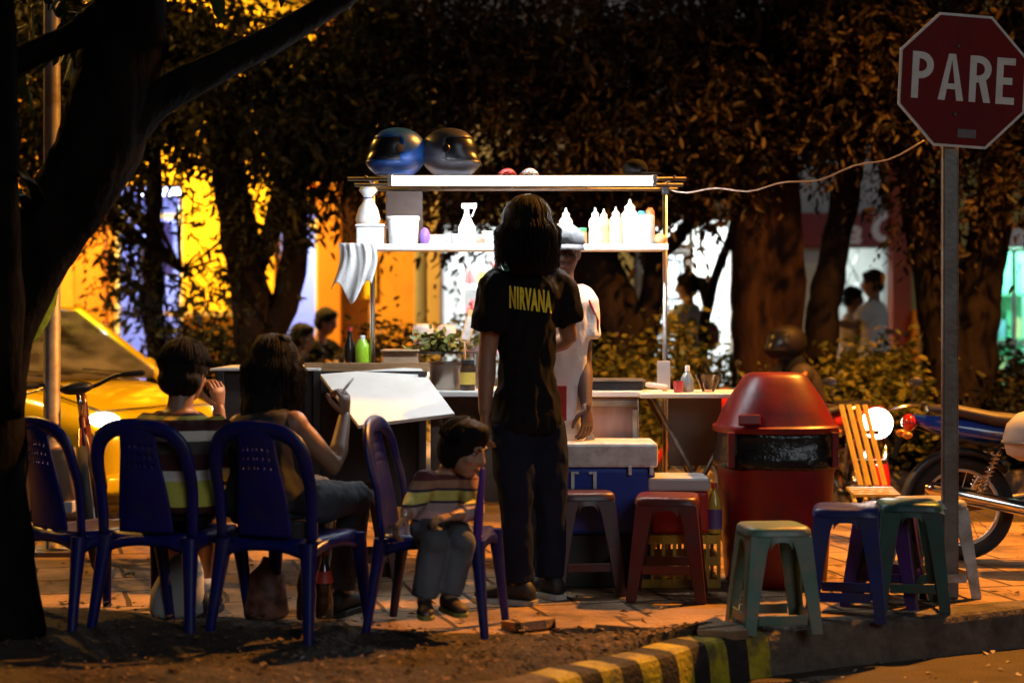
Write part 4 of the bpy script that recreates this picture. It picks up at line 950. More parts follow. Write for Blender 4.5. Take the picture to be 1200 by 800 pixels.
# main counter
ZC = cz(458, CY - .05)
m = MB(); m.bb(cx(502), cx(752), CY - .10, CY + .55, ZC - .028, ZC); m.build('main_counter', cream_sheet, cart, True, smooth=False, bevel=.004)
m = MB(); m.bb(cx(505), cx(686), CY - .05, CY + .5, .34, ZC - .03); m.build('front_panel', brown_panel, cart, True, smooth=False, bevel=.005)
m = MB(); m.bb(cx(688), cx(747), CY - .07, CY + .5, cz(522), ZC - .031); cab = m.build('steel_cabinet', mat('steel_red_reflection', (.55, .42, .42), .3, .7, var=.12, scale=3, stretch=(1, 1, .2), dirt=(.30, .2, .2), dscale=2), cart, True, smooth=False, bevel=.006)  # silver steel, the red it reflects painted into its colour
m = MB(); m.bb(cx(690), cx(746), CY - .085, CY - .072, ZC - .075, ZC - .045); m.build('cabinet_trim', steel, cab, True, smooth=False, bevel=.003)
m = MB(); m.bb(cx(740), cx(745.5), CY - .084, CY - .0715, cz(520), ZC - .09); m.build('hinge_strip', steel, cab, True, smooth=False)
for px, y in ((512, CY), (742, CY), (512, CY + .45), (742, CY + .45)):
    m = MB(); m.bb(cx(px) - .02, cx(px) + .02, y - .02, y + .02, .16, .338 if px < 600 else cz(522) - .002); m.build('leg', zinc, cart, True, smooth=False)
for px in (512, 742):
    m = MB(); Mx = Matrix.Rotation(0, 3, 'Z'); m.torus((cx(px), CY, .085), .060, .022, 'X', 22, 8); w_ = m.build('wheel', rubber, cart, True)
    m = MB(); m.lathe([(.052, -.012), (.052, .012)], (cx(px), CY, .085), 16, R=Matrix.Rotation(PI / 2, 3, 'Y')); m.build('hub', zinc, w_, True, smooth='auto')
# posts, upper shelf, top rack
ZS = cz(290); ZT = 1.905; TY = CY - .45
for px, z0 in ((435, ZL - .0), (781, .10)):
    m = MB(); m.tube([(cx(px), CY + .08, z0), (cx(px), CY + .08, ZT + .01)], .0125, 12); m.build('post', steel, cart, True)
m = MB(); m.bb(cx(413), cx(781), CY - .10, CY + .28, ZS - .010, ZS + .008); m.bb(cx(413), cx(781), CY - .112, CY - .101, ZS - .016, ZS + .013); m.build('upper_shelf', cream_sheet, cart, True, smooth=False, bevel=.002)
m = MB(); m.tube([(cx(416), TY + .07, ZT - .012), (cx(795), TY + .07, ZT - .012)], .009, 8); m.tube([(cx(416), CY - .02, ZT - .012), (cx(800), CY - .02, ZT - .012)], .009, 8); m.tube([(cx(416), CY + .26, ZT - .012), (cx(800), CY + .26, ZT - .012)], .009, 8)
for px in (437, 520, 600, 690, 781): m.tube([(cx(px), TY + .02, ZT - .004), (cx(px), CY + .27, ZT - .004)], .006, 6)
m.build('top_rack', zinc, cart, True)
m = MB(); m.bb(cx(448), cx(492), CY + .24, CY + .265, ZS + .03, ZT - .024); m.build('back_panel', mat('brown_board', (.050, .024, .014), .6, var=.2, dirt=(.07, .05, .04)), cart, True, smooth=False)
for px in (437, 781): m = MB(); m.box((cx(px), CY + .05, ZT - .03), (.035, .05, .05)); m.build('clamp', black_pl, cart, True, smooth=False, bevel=.004)
# fluorescent lamp hung under the rack
fl = thing('fluorescent_lamp', 'long bright white fluorescent tube lamp under the cart rack', 'lamp', (cx(612), TY, ZT - .03))
m = MB(); m.bb(cx(456, TY), cx(768, TY), TY + .0, TY + .055, ZT - .010, ZT + .000); m.build('housing', white_pl, fl, True, smooth=False, bevel=.004)
m = MB(); zt = ZT - .028; m.tube([(cx(458, TY), TY + .01, zt), (cx(766, TY), TY + .01, zt)], .017, 14); m.build('tube', emit('fluorescent', (.80, .90, 1), TUBE), fl, True)
for px in (457, 767):
    m = MB(); m.box((cx(px, TY), TY + .01, zt + .004), (.022, .04, .05)); m.build('socket', white_pl, fl, True, smooth=False, bevel=.003)
# wire to the stop sign
SG = P(1124, 96, 7.55)
m = MB(); a = V((cx(783), CY + .06, ZT - .025)); b = P(1082, 168, 7.62); pts = []
for i in range(25):
    t_ = i / 24; p = a.lerp(b, t_); p.z -= .24 * t_ * (1 - t_) * 1.3 + .012 * math.sin(t_ * 23); p.y += .01 * math.sin(t_ * 17); pts.append(p)
m.tube(pts, .0042, 6)
tag(m.build('power_cable', mat('cable_white', (.6, .5, .42), .5)), 'thin pale cable slung from the cart post to the stop sign', 'cable')

# ------------------------------------------------------------------ things on the cart
def helmet(label, loc, rz, m_shell, tilt=0):
    """full-face helmet, opening towards local +x"""
    t = thing('motorcycle_helmet', label, 'helmet', loc, rz); n, k_ = 40, 24
    def surf(th, ph, e=0):       # th round the vertical, ph from the crown down
        c_, s_n = math.cos(th), math.sin(th); sp = math.sin(ph) ** .86; x = .142 * sp * c_; y = .112 * sp * s_n; z = .125 + .120 * math.cos(ph)
        dn = max(0, (.125 - z) / .12)
        if c_ > 0: x += .040 * c_ ** 2 * min(1, dn * 2.2) * (1 - .25 * dn)     # chin bar juts out
        else: x *= 1 - .30 * dn ** 1.5                                       # neck tucks in behind
        y *= 1 - .16 * dn ** 2; q = 1 + e
        return V((x * q, y * q, .125 + (z - .125) * q))
    def face(th, ph): return abs(math.atan2(math.sin(th), math.cos(th))) < 1.25 and 1.0 < ph < 1.92
    g = []; m = MB(); N1 = 25; ths = [2 * PI * i / n for i in range(n)]; phs = [.04 + (2.62 - .04) * j / N1 for j in range(N1 + 1)]
    m.add([surf(a, b) for b in phs for a in ths], [(j * n + i, j * n + (i + 1) % n, (j + 1) * n + (i + 1) % n, (j + 1) * n + i) for j in range(N1) for i in range(n) if not face(ths[i] + PI / n, (phs[j] + phs[j + 1]) / 2)])
    m.build('shell', m_shell, t, solid=.010)
    m = MB(); av = [-1.34 + 2.68 * i / 24 for i in range(25)]; pv = [.94 + 1.04 * j / 10 for j in range(11)]
    m.add([surf(a, b, .018) for b in pv for a in av], [(j * 25 + i, j * 25 + i + 1, (j + 1) * 25 + i + 1, (j + 1) * 25 + i) for j in range(10) for i in range(24)])
    m.build('visor', mat('visor', (.008, .009, .013), .28, var=.1, spec=.4), t, solid=.003)
    m = MB(); m.tube([surf(2 * PI * i / 30, 2.60, .01) for i in range(31)], .008, 6); m.build('rim', black_pl, t)
    m = MB(); m.tube([surf(a_, .5, .012) for a_ in (0, PI)] if 0 else [surf(.0, b, .006) for b in (.95, .7, .4, .1)] + [surf(PI, b, .006) for b in (.3, .8, 1.3)], .006, 6, flat=(2.2, .5)); m.build('stripe', white_pl, t)
    for s in (-1, 1):
        m = MB(); m.lathe([(.022, 0), (.020, .008), (.0, .010)], surf(s * 1.22, 1.45, .02), 14, R=Matrix.Rotation(-s * PI / 2, 3, 'X')); m.build('visor_pivot', black_pl, t, smooth='auto')
    return t
zr = ZT + .005
def gloss(n, c): return mat(n, c, .15, var=.1, coat=1, scale=3)
helmet('glossy blue helmet facing left on the left end of the cart rack', (cx(467, CY - .12), CY - .14, zr), R_(212), mat('blue_shell', (.012, .07, .30), .30, var=.5, scale=5))
helmet('dark grey helmet on the cart rack beside the blue one', (cx(526, CY - .1), CY - .12, zr), R_(-28), mat('grey_shell', (.05, .05, .065), .36, var=.35, scale=6))
cp = thing('cap', 'folded black cap on the right end of the cart rack', 'cap', (cx(748, 8.1), CY - .26, zr))
m = MB(); m.ell(V((cx(745, 8.1), CY - .26, zr + .04)), (.062, .085, .048)); m.build('crown', black_cloth, cp, True); m = MB(); m.ell(V((cx(760, 8.1), CY - .29, zr + .015)), (.065, .07, .007)); m.build('brim', black_cloth, cp, True)
for px, lab, c in ((594, 'small red and white curled packet on the cart rack', (.55, .08, .08)), (620, 'small white crumpled packet on the cart rack', (.75, .75, .75))):
    m = MB(); pts = [(cx(px, 8.1) + .03 * math.cos(k * .8) + (k - 6) * .004, CY - .30 + .03 * math.sin(k * .8), zr + .018 + .012 * math.sin(k * 1.3)) for k in range(14)]; m.tube(spline(pts, 4), .009, 6, True); tag(m.build('snack_packet', mat('packet_%d' % px, c, .4)), lab, 'packet')
zsf = ZS + .008
def lathe_thing(name, label, cat, parts, loc, group=None, n=22):
    t = thing(name, label, cat, loc, 0, group)
    for pn, prof, mt in parts:
        m = MB(); m.lathe(prof, (0, 0, 0), n); m.build(pn, mt, t, smooth='auto')
    return t
sauce_w = mat('sauce_white', (.78, .76, .70), .4, var=.04); sauce_y = mat('sauce_cream', (.72, .58, .30), .4, var=.08); cap_w = mat('cap_white', (.75, .75, .72), .4)
def sauce(label, px, y, h, r, mt):
    return lathe_thing('sauce_bottle', label, 'bottle', [('bottle', [(r * .9, 0), (r, .01), (r * .97, h * .35), (r * .88, h * .42), (r, h * .5), (r * .96, h * .66), (r * .55, h * .76), (r * .5, h * .78)], mt), ('nozzle', [(r * .56, h * .78), (r * .56, h * .84), (r * .22, h * .9), (r * .10, h)], cap_w)], (cx(px), y, zsf), 'squeeze bottles on the lit shelf')
sauce('white squeeze bottle standing alone beside the vendor cap', 663, CY - .03, .185, .034, sauce_w)
sauce('white squeeze bottle, leftmost of the cluster on the right shelf', 697, CY - .05, .185, .033, sauce_w)
sauce('cream squeeze bottle second in the cluster on the shelf', 708, CY + .03, .185, .032, sauce_y)
sauce('cream yellow squeeze bottle third in the cluster on the shelf', 721, CY - .04, .190, .034, sauce_y)
sauce('tall fat white squeeze bottle at the right of the cluster', 738, CY - .01, .230, .048, sauce_w)
t = thing('condiment_jar', 'grey round jar with blue and orange lids at the shelf end', 'jar', (cx(756), CY - .03, zsf))
m = MB(); m.lathe([(.042, 0), (.045, .01), (.045, .145), (.04, .15)]); m.build('jar', mat('jar_grey', (.5, .5, .48), .4), t, smooth='auto')
m = MB(); m.lathe([(.02, .150), (.02, .165), (.012, .17)], (-.018, 0, 0), 14); m.build('lid', mat('lid_blue', (.05, .35, .6), .4), t, smooth='auto'); m = MB(); m.lathe([(.022, .150), (.022, .168), (.010, .185)], (.022, 0, 0), 14); m.build('lid', mat('lid_orange', (.75, .15, .04), .4), t, smooth='auto')
m = MB(); m.ell((cx(773), CY - .02, zsf + .030), (.036, .06, .030)); tag(m.build('bread_roll', mat('bread', (.6, .42, .2), .8, var=.2)), 'small pale bread roll beside the right cart post', 'bread')
t = thing('napkin_box', 'square white box with lid on the shelf above the cloth', 'box', (cx(435), CY, zsf))
m = MB(); m.box((0, 0, .045), (.135, .15, .09)); m.build('box', white_pl, t, smooth=False, bevel=.006); m = MB(); m.box((0, 0, .097), (.145, .16, .012)); m.build('lid', white_pl, t, smooth=False, bevel=.004)
t = thing('plastic_bag', 'white knotted plastic bag standing on the white shelf box', 'bag', (cx(431), CY + .01, zsf + .103))
m = MB(); m.loft([(V((0, 0, z)), V((r, 0, 0)), V((0, r * .8, 0))) for z, r in ((.0, .05), (.03, .058), (.08, .045), (.12, .022), (.14, .018), (.17, .045), (.185, .03))], 18); me = m.mesh('bag'); wrinkle(me, .006, 40); me.materials.append(white_cloth); link('bag', me, t, True)
m = MB(); m.torus((0, 0, .132), .018, .005, 'Z', 14, 6); m.build('tie', mat('blue_tie', (.05, .07, .25), .5), t)
t = thing('plastic_tub', 'white rectangular tub on the shelf left of the spray bottle', 'tub', (cx(473), CY - .01, zsf))
m = MB(); m.loft([(V((0, 0, z)), V((r, 0, 0)), V((0, r, 0))) for z, r in ((0, .066), (.005, .069), (.125, .074), (.127, .079), (.142, .079))], 28, e=6); m.build('tub', white_pl, t, smooth='auto')
t = thing('spray_bottle', 'white trigger spray bottle on the middle of the lit shelf', 'bottle', (cx(547), CY - .02, zsf))
m = MB(); m.lathe([(.040, 0), (.043, .01), (.042, .09), (.026, .125), (.016, .145), (.016, .155)]); m.build('bottle', sauce_w, t, smooth='auto'); m = MB(); m.box((.012, 0, .195), (.075, .022, .026)); m.box((0, 0, .170), (.024, .024, .03)); m.box((.034, 0, .165), (.008, .012, .05), Matrix.Rotation(.35, 3, 'Y')); m.build('trigger_head', white_pl, t, smooth=False, bevel=.004)
t = thing('serving_tray', 'long shallow white tray on the lit shelf behind the spray bottle', 'tray', (cx(545), CY + .13, zsf))
m = MB(); m.bb(cx(492), cx(600), CY + .07, CY + .22, zsf + .001, zsf + .060); m.build('tray', white_pl, t, True, smooth=False, bevel=.012)
t = thing('glass_dish', 'pale green glass dish on the lit shelf beside long dark hair', 'dish', (cx(577), CY - .02, zsf)); m = MB(); m.lathe([(.03, 0), (.032, .01), (.055, .07), (.05, .068), (.028, .014)]); m.build('dish', mat('dish_green', (.55, .75, .62), .1, spec=.8, coat=.5), t, smooth='auto')
t = thing('pouch', 'small violet pouch on the shelf beside the white tub', 'pouch', (cx(498), CY - .01, zsf)); m = MB(); m.ell((0, 0, .045), (.026, .04, .045)); m.build('pouch', mat('violet_pouch', (.16, .08, .40), .5, var=.2), t)
for i_, px_ in enumerate((520, 527, 534)):
    lathe_thing('drinking_cup', 'small clear cup in the short row left of the spray bottle', 'cup', [('cup', [(.013, 0), (.018, .045 + .006 * i_), (.0165, .045 + .006 * i_), (.012, .004)], mat('cup_pale', (.55, .56, .58), .2))], (cx(px_), CY - .05 + .02 * (i_ % 2), zsf), 'small cups on the lit shelf', 14)
lathe_thing('spice_jar', 'small jar with green lid left of the standing bottle cluster', 'jar', [('jar', [(.022, 0), (.024, .005), (.024, .06), (.018, .07)], mat('spice', (.38, .18, .05), .3)), ('lid', [(.022, .07), (.022, .086), (0, .088)], mat('green_lid', (.04, .25, .08), .4))], (cx(682), CY - .05, zsf), None, 16)
# hanging cloth
m = MB(); NX, NZ = 26, 34; g = []
for j in range(NZ + 1):
    for i in range(NX + 1):
        u = i / NX; v_ = j / NZ; w_ = .17 + .03 * v_; fold = .030 * math.sin(u * 15 + v_ * 2.0) * (.4 + .6 * v_) + .010 * math.sin(u * 31 + 1)
        zlow = .29 - .08 * abs(u - .45) - .05 * math.sin(u * 9)
        if v_ < .12: yy = CY - .118 + (.12 - v_) * .5; zz = ZS + .016 + .0 * v_
        else: yy = CY - .122 + fold * .6; zz = ZS + .016 - (v_ - .12) * zlow
        g.append((cx(418) + (u - .5) * w_ + .02 * math.sin(v_ * 4), yy, zz))
m.add(g, [(j * (NX + 1) + i, j * (NX + 1) + i + 1, (j + 1) * (NX + 1) + i + 1, (j + 1) * (NX + 1) + i) for j in range(NZ) for i in range(NX)])
tag(m.build('hanging_cloth', white_cloth, solid=.003), 'white wiping cloth hanging from the left end of the shelf', 'cloth')
# on the counters
lathe_thing('soda_bottle', 'lime green plastic bottle at the left cart post', 'bottle', [('bottle', [(.036, 0), (.040, .012), (.039, .09), (.036, .11), (.020, .14)], mat('lime', (.35, .62, .03), .25, coat=.5)), ('cap', [(.015, .14), (.015, .158), (.013, .16)], cap_w)], (cx(423), CY + .10, ZL))
lathe_thing('sauce_bottle', 'dark brown sauce bottle beside the lime green bottle', 'bottle', [('bottle', [(.026, 0), (.028, .01), (.028, .10), (.012, .15), (.012, .18)], mat('dark_glass', (.02, .012, .01), .12, coat=.6)), ('cap', [(.014, .18), (.014, .20)], mat('cap_red', (.4, .03, .02), .4))], (cx(407), CY + .12, ZL))
m = MB(); m.bb(cx(446), cx(488), CY + .12, CY + .40, ZL + .001, cz(412, CY + .12)); m.bb(cx(444), cx(490), CY + .10, CY + .42, cz(412, CY + .12), cz(411, CY + .12) + .006)
tag(m.build('carton', mat('carton', (.40, .26, .15), .75, var=.15, dirt=(.25, .16, .1)), smooth=False, bevel=.004), 'brown carton on the counter behind the tilted board', 'carton')
lathe_thing('cooking_pot', 'steel cooking pot on the main counter beside the carton', 'pot', [('pot', [(.10, 0), (.108, .008), (.108, .13), (.113, .132), (.113, .138), (.104, .138), (.104, .01)], mat('pot_steel', (.42, .34, .28), .3, .9, var=.15, scale=4)), ], (cx(524), CY + .18, ZC), n=30)
t = lathe_thing('jar', 'dark jar with golden label right of the cooking pot', 'jar', [('jar', [(.036, 0), (.038, .01), (.038, .11), (.03, .125), (.03, .13)], mat('dark_glass2', (.05, .025, .015), .2)), ('label', [(.0388, .03), (.0388, .09)], mat('gold_label', (.65, .45, .08), .5)), ('lid', [(.033, .13), (.033, .15), (.0, .152)], black_pl)], (cx(548), CY + .02, ZC))
for px, h, w_ in ((492, .13, .05), (520, .125, .045)):
    m = MB(); m.loft([(V((0, 0, z)), V((r * w_, 0, 0)), V((0, r * w_ * .7, 0))) for z, r in ((0, .8), (.3 * h, 1), (.8 * h, 1.05), (.96 * h, .9), (h, .5))], 16); me = m.mesh('b'); wrinkle(me, .006, 30); me.materials.append(mat('paper_pink', (.66, .5, .42), .8, var=.08)); o = link('paper_bag', me, None, True); o.location = (cx(px), CY + .30, cz(410, CY + .3)); tag(o, 'pinkish paper bag on the rack, %s' % ('left of the pair' if px < 500 else 'right of the pair by the card'), 'bag', 'paper bags behind the counter')
t = thing('food_rack', 'wire rack of leafy greens behind the counter', 'rack', (cx(500), CY + .35, ZC)); m = MB(); zr2 = cz(411, CY + .3)
m.bb(cx(470), cx(560), CY + .20, CY + .44, zr2 - .014, zr2 - .002)
for px in (472, 558):
    for y in (CY + .21, CY + .43): m.bb(cx(px) - .006, cx(px) + .006, y - .006, y + .006, ZC + .001, zr2 - .014)
m.build('rack', zinc, t, True, smooth=False)
C, _ = clump_centres((cx(515), CY + .25, zr2 + .045), (.20, .05, .03), 20, 14, .028); C[:, 2] = np.maximum(C[:, 2], zr2 + .012); leaf_mesh('greens', C, rng.uniform(.03, .06, len(C)), mat('salad', (.16, .17, .04), .5, var=.5, scale=20), t, 0, .6)
t = thing('price_card', 'tilted orange edged card leaning by the standing man', 'card', (cx(549), CY + .16, ZC)); a_ = Matrix.Rotation(R_(17), 3, 'Y')
cc_ = V((cx(549), CY + .14, cz(382, CY + .14))); m = MB(); m.box(cc_, (.050, .008, .165), a_); m.build('card', mat('card_orange', (.7, .35, .12), .5), t, True, smooth=False); m = MB(); m.box(cc_ + a_ @ V((0, -.006, -.012)), (.036, .004, .12), a_); m.build('face', mat('card_face', (.62, .52, .45), .5, var=.2, scale=30), t, True, smooth=False)
m = MB(); m.tube([cc_ + a_ @ V((0, 0, -.08)), V((cx(545), CY + .14, ZC))], .005, 6); m.build('stick', wood, t, True)
t = thing('roasting_tray', 'black shallow tray with a pale handle on the counter', 'tray', (cx(722), CY + .1, ZC)); m = MB(); m.bb(cx(690), cx(754), CY + .0, CY + .30, ZC + .001, ZC + .045); m.build('tray', mat('black_iron', (.015, .016, .02), .4, .5, var=.2), t, True, smooth=False, bevel=.008)
m = MB(); m.bb(cx(690), cx(757), CY - .004, CY + .32, ZC + .0455, ZC + .052); m.build('rim', steel, t, True, smooth=False); m = MB(); m.tube([(cx(758), CY - .07, ZC + .032), (cx(778), CY - .09, ZC + .022)], [.014, .011], 10, True); m.build('handle', white_pl, t, True)
# grey napkin holder clamped on the right post
t = thing('napkin_holder', 'upright grey plate clamped to the right cart post', 'holder', (cx(778), CY + .05, ZC)); m = MB(); m.bb(cx(771), cx(786), CY + .02, CY + .06, cz(456), cz(423)); m.build('plate', mat('plate_grey', (.4, .37, .35), .6), t, True, smooth=False, bevel=.003)
# folding table
FT = thing('folding_table', 'small folding table with white top right of the cart', 'table', (cx(810), CY - .05, 0)); zf = cz(461, CY - .2)
m = MB(); m.bb(cx(750, 8.2), cx(882, 8.2), CY - .22, CY + .28, zf - .022, zf); m.build('tabletop', cream_sheet, FT, True, smooth=False, bevel=.005)
for y in (CY - .17, CY + .22):
    for s in (0, 1):
        m = MB(); a, b = (cx(762), cx(868)) if s == 0 else (cx(868), cx(762)); m.tube([(a, y + .02 * s, zf - .025), (b, y + .02 * s, .012)], .012, 8); m.build('leg', zinc, FT, True)
m = MB(); m.bb(cx(783), cx(845), CY - .02, CY - .005, cz(545), zf - .024); m.build('hanging_panel', mat('grey_brown_sheet', (.16, .13, .11), .5, .4, var=.3, scale=4), FT, True, smooth=False)
zf2 = zf + .001
t = lathe_thing('glass_bottle', 'small clear bottle with white cap on the folding table', 'bottle', [('bottle', [(.028, 0), (.033, .006), (.034, .06), (.022, .085), (.012, .10)], mat('clear_blue', (.20, .26, .28), .08, coat=.6, spec=.8)), ('cap', [(.0125, .10), (.0125, .125), (.010, .13)], cap_w)], (cx(805), CY - .02, zf2))
t = lathe_thing('cup', 'dark red drinking cup on the folding table', 'cup', [('cup', [(.022, 0), (.026, .055), (.0235, .055), (.02, .006)], mat('red_cup', (.35, .04, .05), .25))], (cx(793), CY - .08, zf2))
t = lathe_thing('glass_bowl', 'clear wide glass bowl on the folding table', 'bowl', [('bowl', [(.03, 0), (.032, .006), (.068, .085), (.064, .085), (.03, .010)], glass('bowl_glass', (.75, .7, .65), .03))], (cx(830), CY + .0, zf2))
# coolers, crates
t = thing('cool_box', 'big blue cool box with white lid behind the standing man', 'cool box', (cx(712, 8.0), 8.0, 0)); zl = cz(548, 7.8)
cool_b = mat('cooler_blue', (.010, .045, .34), .4, var=.1, scale=3); m = MB(); m.bb(cx(649, 7.8), cx(768, 7.8), 7.8, 8.14, .25, zl); m.build('body', cool_b, t, True, smooth=False, bevel=.02)
m = MB(); m.bb(cx(648, 7.8) - .006, cx(771, 7.8), 7.79, 8.15, zl + .001, cz(519, 7.8)); m.build('lid', white_pl, t, True, smooth=False, bevel=.014)
for px, s in ((671, 1), (697, -1)):
    m = MB(); m.bb(cx(px, 7.8) - .008, cx(px, 7.8) + .008, 7.782, 7.80, cz(572, 7.8), cz(552, 7.8)); x0 = cx(px, 7.8) + s * .028; m.bb(min(cx(px, 7.8) + s * .0085, x0), max(cx(px, 7.8) + s * .0085, x0), 7.782, 7.80, cz(555, 7.8), cz(552, 7.8)); m.build('handle', white_pl, t, True, smooth=False, bevel=.002)
for px in (738, 763):
    m = MB(); m.bb(cx(px, 7.8) - .008, cx(px, 7.8) + .008, 7.776, 7.788, cz(556, 7.8), cz(545, 7.8)); m.build('latch', white_pl, t, True, smooth=False, bevel=.003)
m = MB(); m.bb(cx(652, 7.8), cx(764, 7.8), 7.84, 8.10, 0, .248); tag(m.build('crate', mat('black_crate', (.03, .03, .03), .6, var=.2), smooth=False, bevel=.01), 'black crate holding up the blue cool box', 'crate')
t = thing('cool_box', 'small red cool box with grey lid behind the dark red stool', 'cool box', (cx(798, 7.9), 7.9, 0)); m = MB(); m.bb(cx(760, 7.9), cx(828, 7.9), 7.8, 8.06, .255, cz(573, 7.9)); m.build('body', mat('cooler_red', (.42, .015, .012), .4, var=.1, scale=3), t, True, smooth=False, bevel=.018)
m = MB(); m.bb(cx(757, 7.9), cx(829, 7.9), 7.79, 8.07, cz(573, 7.9) + .001, cz(557, 7.9)); m.build('lid', mat('lid_grey', (.5, .49, .48), .45, var=.05), t, True, smooth=False, bevel=.012)
crate_y = mat('crate_yellow', (.62, .34, .02), .5, var=.15, scale=5, dirt=(.3, .16, .03))
def bottle_crate(label, x0, x1, y0, y1, z0, z1):
    t = thing('bottle_crate', label, 'crate', ((x0 + x1) / 2, (y0 + y1) / 2, z0), 0, 'yellow crates under the red cool box'); m = MB(); th = .012
    for z in (z0, (z0 + z1) / 2 - .02, z1 - .045):
        m.bb(x0, x1, y0, y0 + th, z, z + .04); m.bb(x0, x1, y1 - th, y1, z, z + .04); m.bb(x0, x0 + th, y0 + th, y1 - th, z, z + .04); m.bb(x1 - th, x1, y0 + th, y1 - th, z, z + .04)
    n = 7
    for i in range(n + 1):
        x = lerp(x0, x1 - .016, i / n); m.bb(x, x + .016, y0 - .003, y0 + .010, z0 + .002, z1 - .002); m.bb(x, x + .016, y1 - .010, y1 + .003, z0 + .002, z1 - .002)
    m.bb(x0 + th, x1 - th, y0 + th, y1 - th, z0 + .003, z0 + .012); m.build('crate', crate_y, t, True, smooth=False); return t
bottle_crate('yellow slatted bottle crate behind the dark red stool', cx(748, 7.9), cx(842, 7.9), 7.82, 8.10, .003, .25)
lathe_thing('oil_bottle', 'yellow oil bottle with violet label on the crate edge', 'bottle', [('bottle', [(.033, 0), (.036, .01), (.036, .12), (.022, .17), (.012, .19), (.012, .205)], mat('oil', (.55, .36, .04), .15, coat=.6)), ('label', [(.0368, .02), (.0368, .11)], mat('violet_label', (.12, .07, .22), .5)), ('cap', [(.014, .205), (.014, .23)], mat('cap_red2', (.5, .06, .03), .4))], (cx(836, 7.9), 7.87, .251))
# things under and on the left chairs
t = thing('carrier_bag', 'white plastic carrier bag on the ground behind the striped-shirt man', 'bag', (P(208, 735, 7.05).x, 7.05, .012))
m = MB(); m.loft([(V((x, 0, z)), V((r, 0, 0)), V((0, r * .6, 0))) for z, r, x in ((0, .095, 0), (.02, .11, 0), (.10, .10, .0), (.18, .075, .02), (.24, .045, .04), (.27, .020, .05), (.31, .03, .055), (.325, .012, .06))], 24); me = m.mesh('bag'); wrinkle(me, .012, 22); me.materials.append(mat('bag_white', (.55, .53, .5), .5, var=.08, trans=0)); link('bag', me, t, True)
m = MB(); m.ell((.055, -.01, .28), (.024, .02, .03)); m.build('knot', mat('bag_peach', (.6, .42, .3), .6), t)
t = thing('paper_bag', 'brown paper bag with white base on the chair by the trunk', 'bag', (P(66, 620, 7.0).x, 7.0, .445)); m = MB(); m.loft([(V((0, 0, z)), V((r, 0, 0)), V((0, .05, 0))) for z, r in ((.05, .075), (.18, .078), (.26, .07))], 20, e=5); me = m.mesh('b'); wrinkle(me, .004, 25); me.materials.append(mat('kraft', (.36, .22, .12), .8, var=.15)); link('bag', me, t, True)
m = MB(); m.box((0, 0, .024), (.16, .11, .047)); m.build('tray', white_pl, t, smooth=False, bevel=.006)
cola = mat('cola_glass', (.05, .018, .008), .08, coat=.8, spec=.8); 
for px, d_, lab, lc in ((358, 6.95, 'amber glass soda bottle with yellow cap under the woman chair', (.6, .38, .08)), (380, 6.98, 'amber glass soda bottle with red label under the woman chair', (.5, .05, .03))):
    lathe_thing('soda_bottle', lab, 'bottle', [('bottle', [(.034, 0), (.038, .01), (.037, .07), (.033, .10), (.038, .14), (.026, .19), (.013, .235), (.013, .26)], cola), ('label', [(.0385, .145), (.0265, .192), (.0265, .1925)] if lc[0] < .55 else [(.0137, .20), (.0137, .235)], mat('lbl_%d' % px, lc, .5)), ('cap', [(.015, .26), (.015, .275), (.0, .277)], mat('cap_%d' % px, lc, .4))], (P(px, 735, d_).x, d_, .014), None)
t = thing('carrier_bag', 'reddish patterned carrier bag under the woman chair', 'bag', (P(310, 735, 6.95).x, 7.0, .012)); m = MB(); m.loft([(V((0, 0, z)), V((r, 0, 0)), V((0, r * .6, 0))) for z, r in ((0, .075), (.02, .085), (.10, .08), (.17, .065), (.22, .03), (.24, .012))], 20); me = m.mesh('bag'); wrinkle(me, .012, 22); me.materials.append(mat('bag_red', (.22, .09, .06), .4, var=.8, scale=20)); link('bag', me, t, True)
# ------------------------------------------------------------------ litter bin
BX, BY = cx(917, 7.78), 8.0
bn = thing('litter_bin', 'big red plastic litter bin with domed lid and black bag', 'litter bin', (BX, BY, 0)); binred = mat('bin_red', (.20, .005, .006), .38, var=.12, scale=4, dirt=(.11, .012, .012), dscale=6, bump=.03)
m = MB(); prof = [(.215, 0), (.225, .01), (.232, .05), (.262, .52), (.268, .54), (.268, .56), (.262, .56), (.225, .03)]
m.lathe(prof, (BX, BY, 0), 48, sq=3.2); m.build('body', binred, bn, True, smooth='auto')
m = MB(); m.lathe([(.272, .556), (.277, .56), (.277, .60), (.268, .62), (.262, .69), (.266, .71), (.258, .715), (.255, .60), (.262, .556)], (BX, BY, 0), 48, sq=3.2); me = m.mesh('bag'); wrinkle(me, .010, 16, (1, 1, 1)); me.transform(Matrix.Translation(-bn.location)); me.materials.append(mat('bin_bag', (.010, .010, .011), .22, var=.2, bump=.6, bscale=18)); link('bag', me, bn, True)
for sx in (-1, 1):
    for sy in (-1, 1):
        m = MB(); m.box((BX + sx * .236, BY + sy * .236, .64), (.03, .03, .16)); m.build('lid_support', binred, bn, True, smooth=False, bevel=.004)
m = MB(); m.lathe([(.285, .712), (.288, .716), (.288, .738), (.272, .746), (.268, .752), (.248, .80), (.215, .862), (.172, .928), (.148, .962), (.130, .978), (.108, .984), (.0, .986)], (BX, BY, 0), 48, sq=2.7); ld = m.build('lid', binred, bn, True, smooth='auto')
m = MB(); m.box((BX - .155, BY - .248, .775), (.10, .03, .05), Matrix.Rotation(-.35, 3, 'X')); m.build('lid_latch', binred, ld, True, smooth=False, bevel=.006)
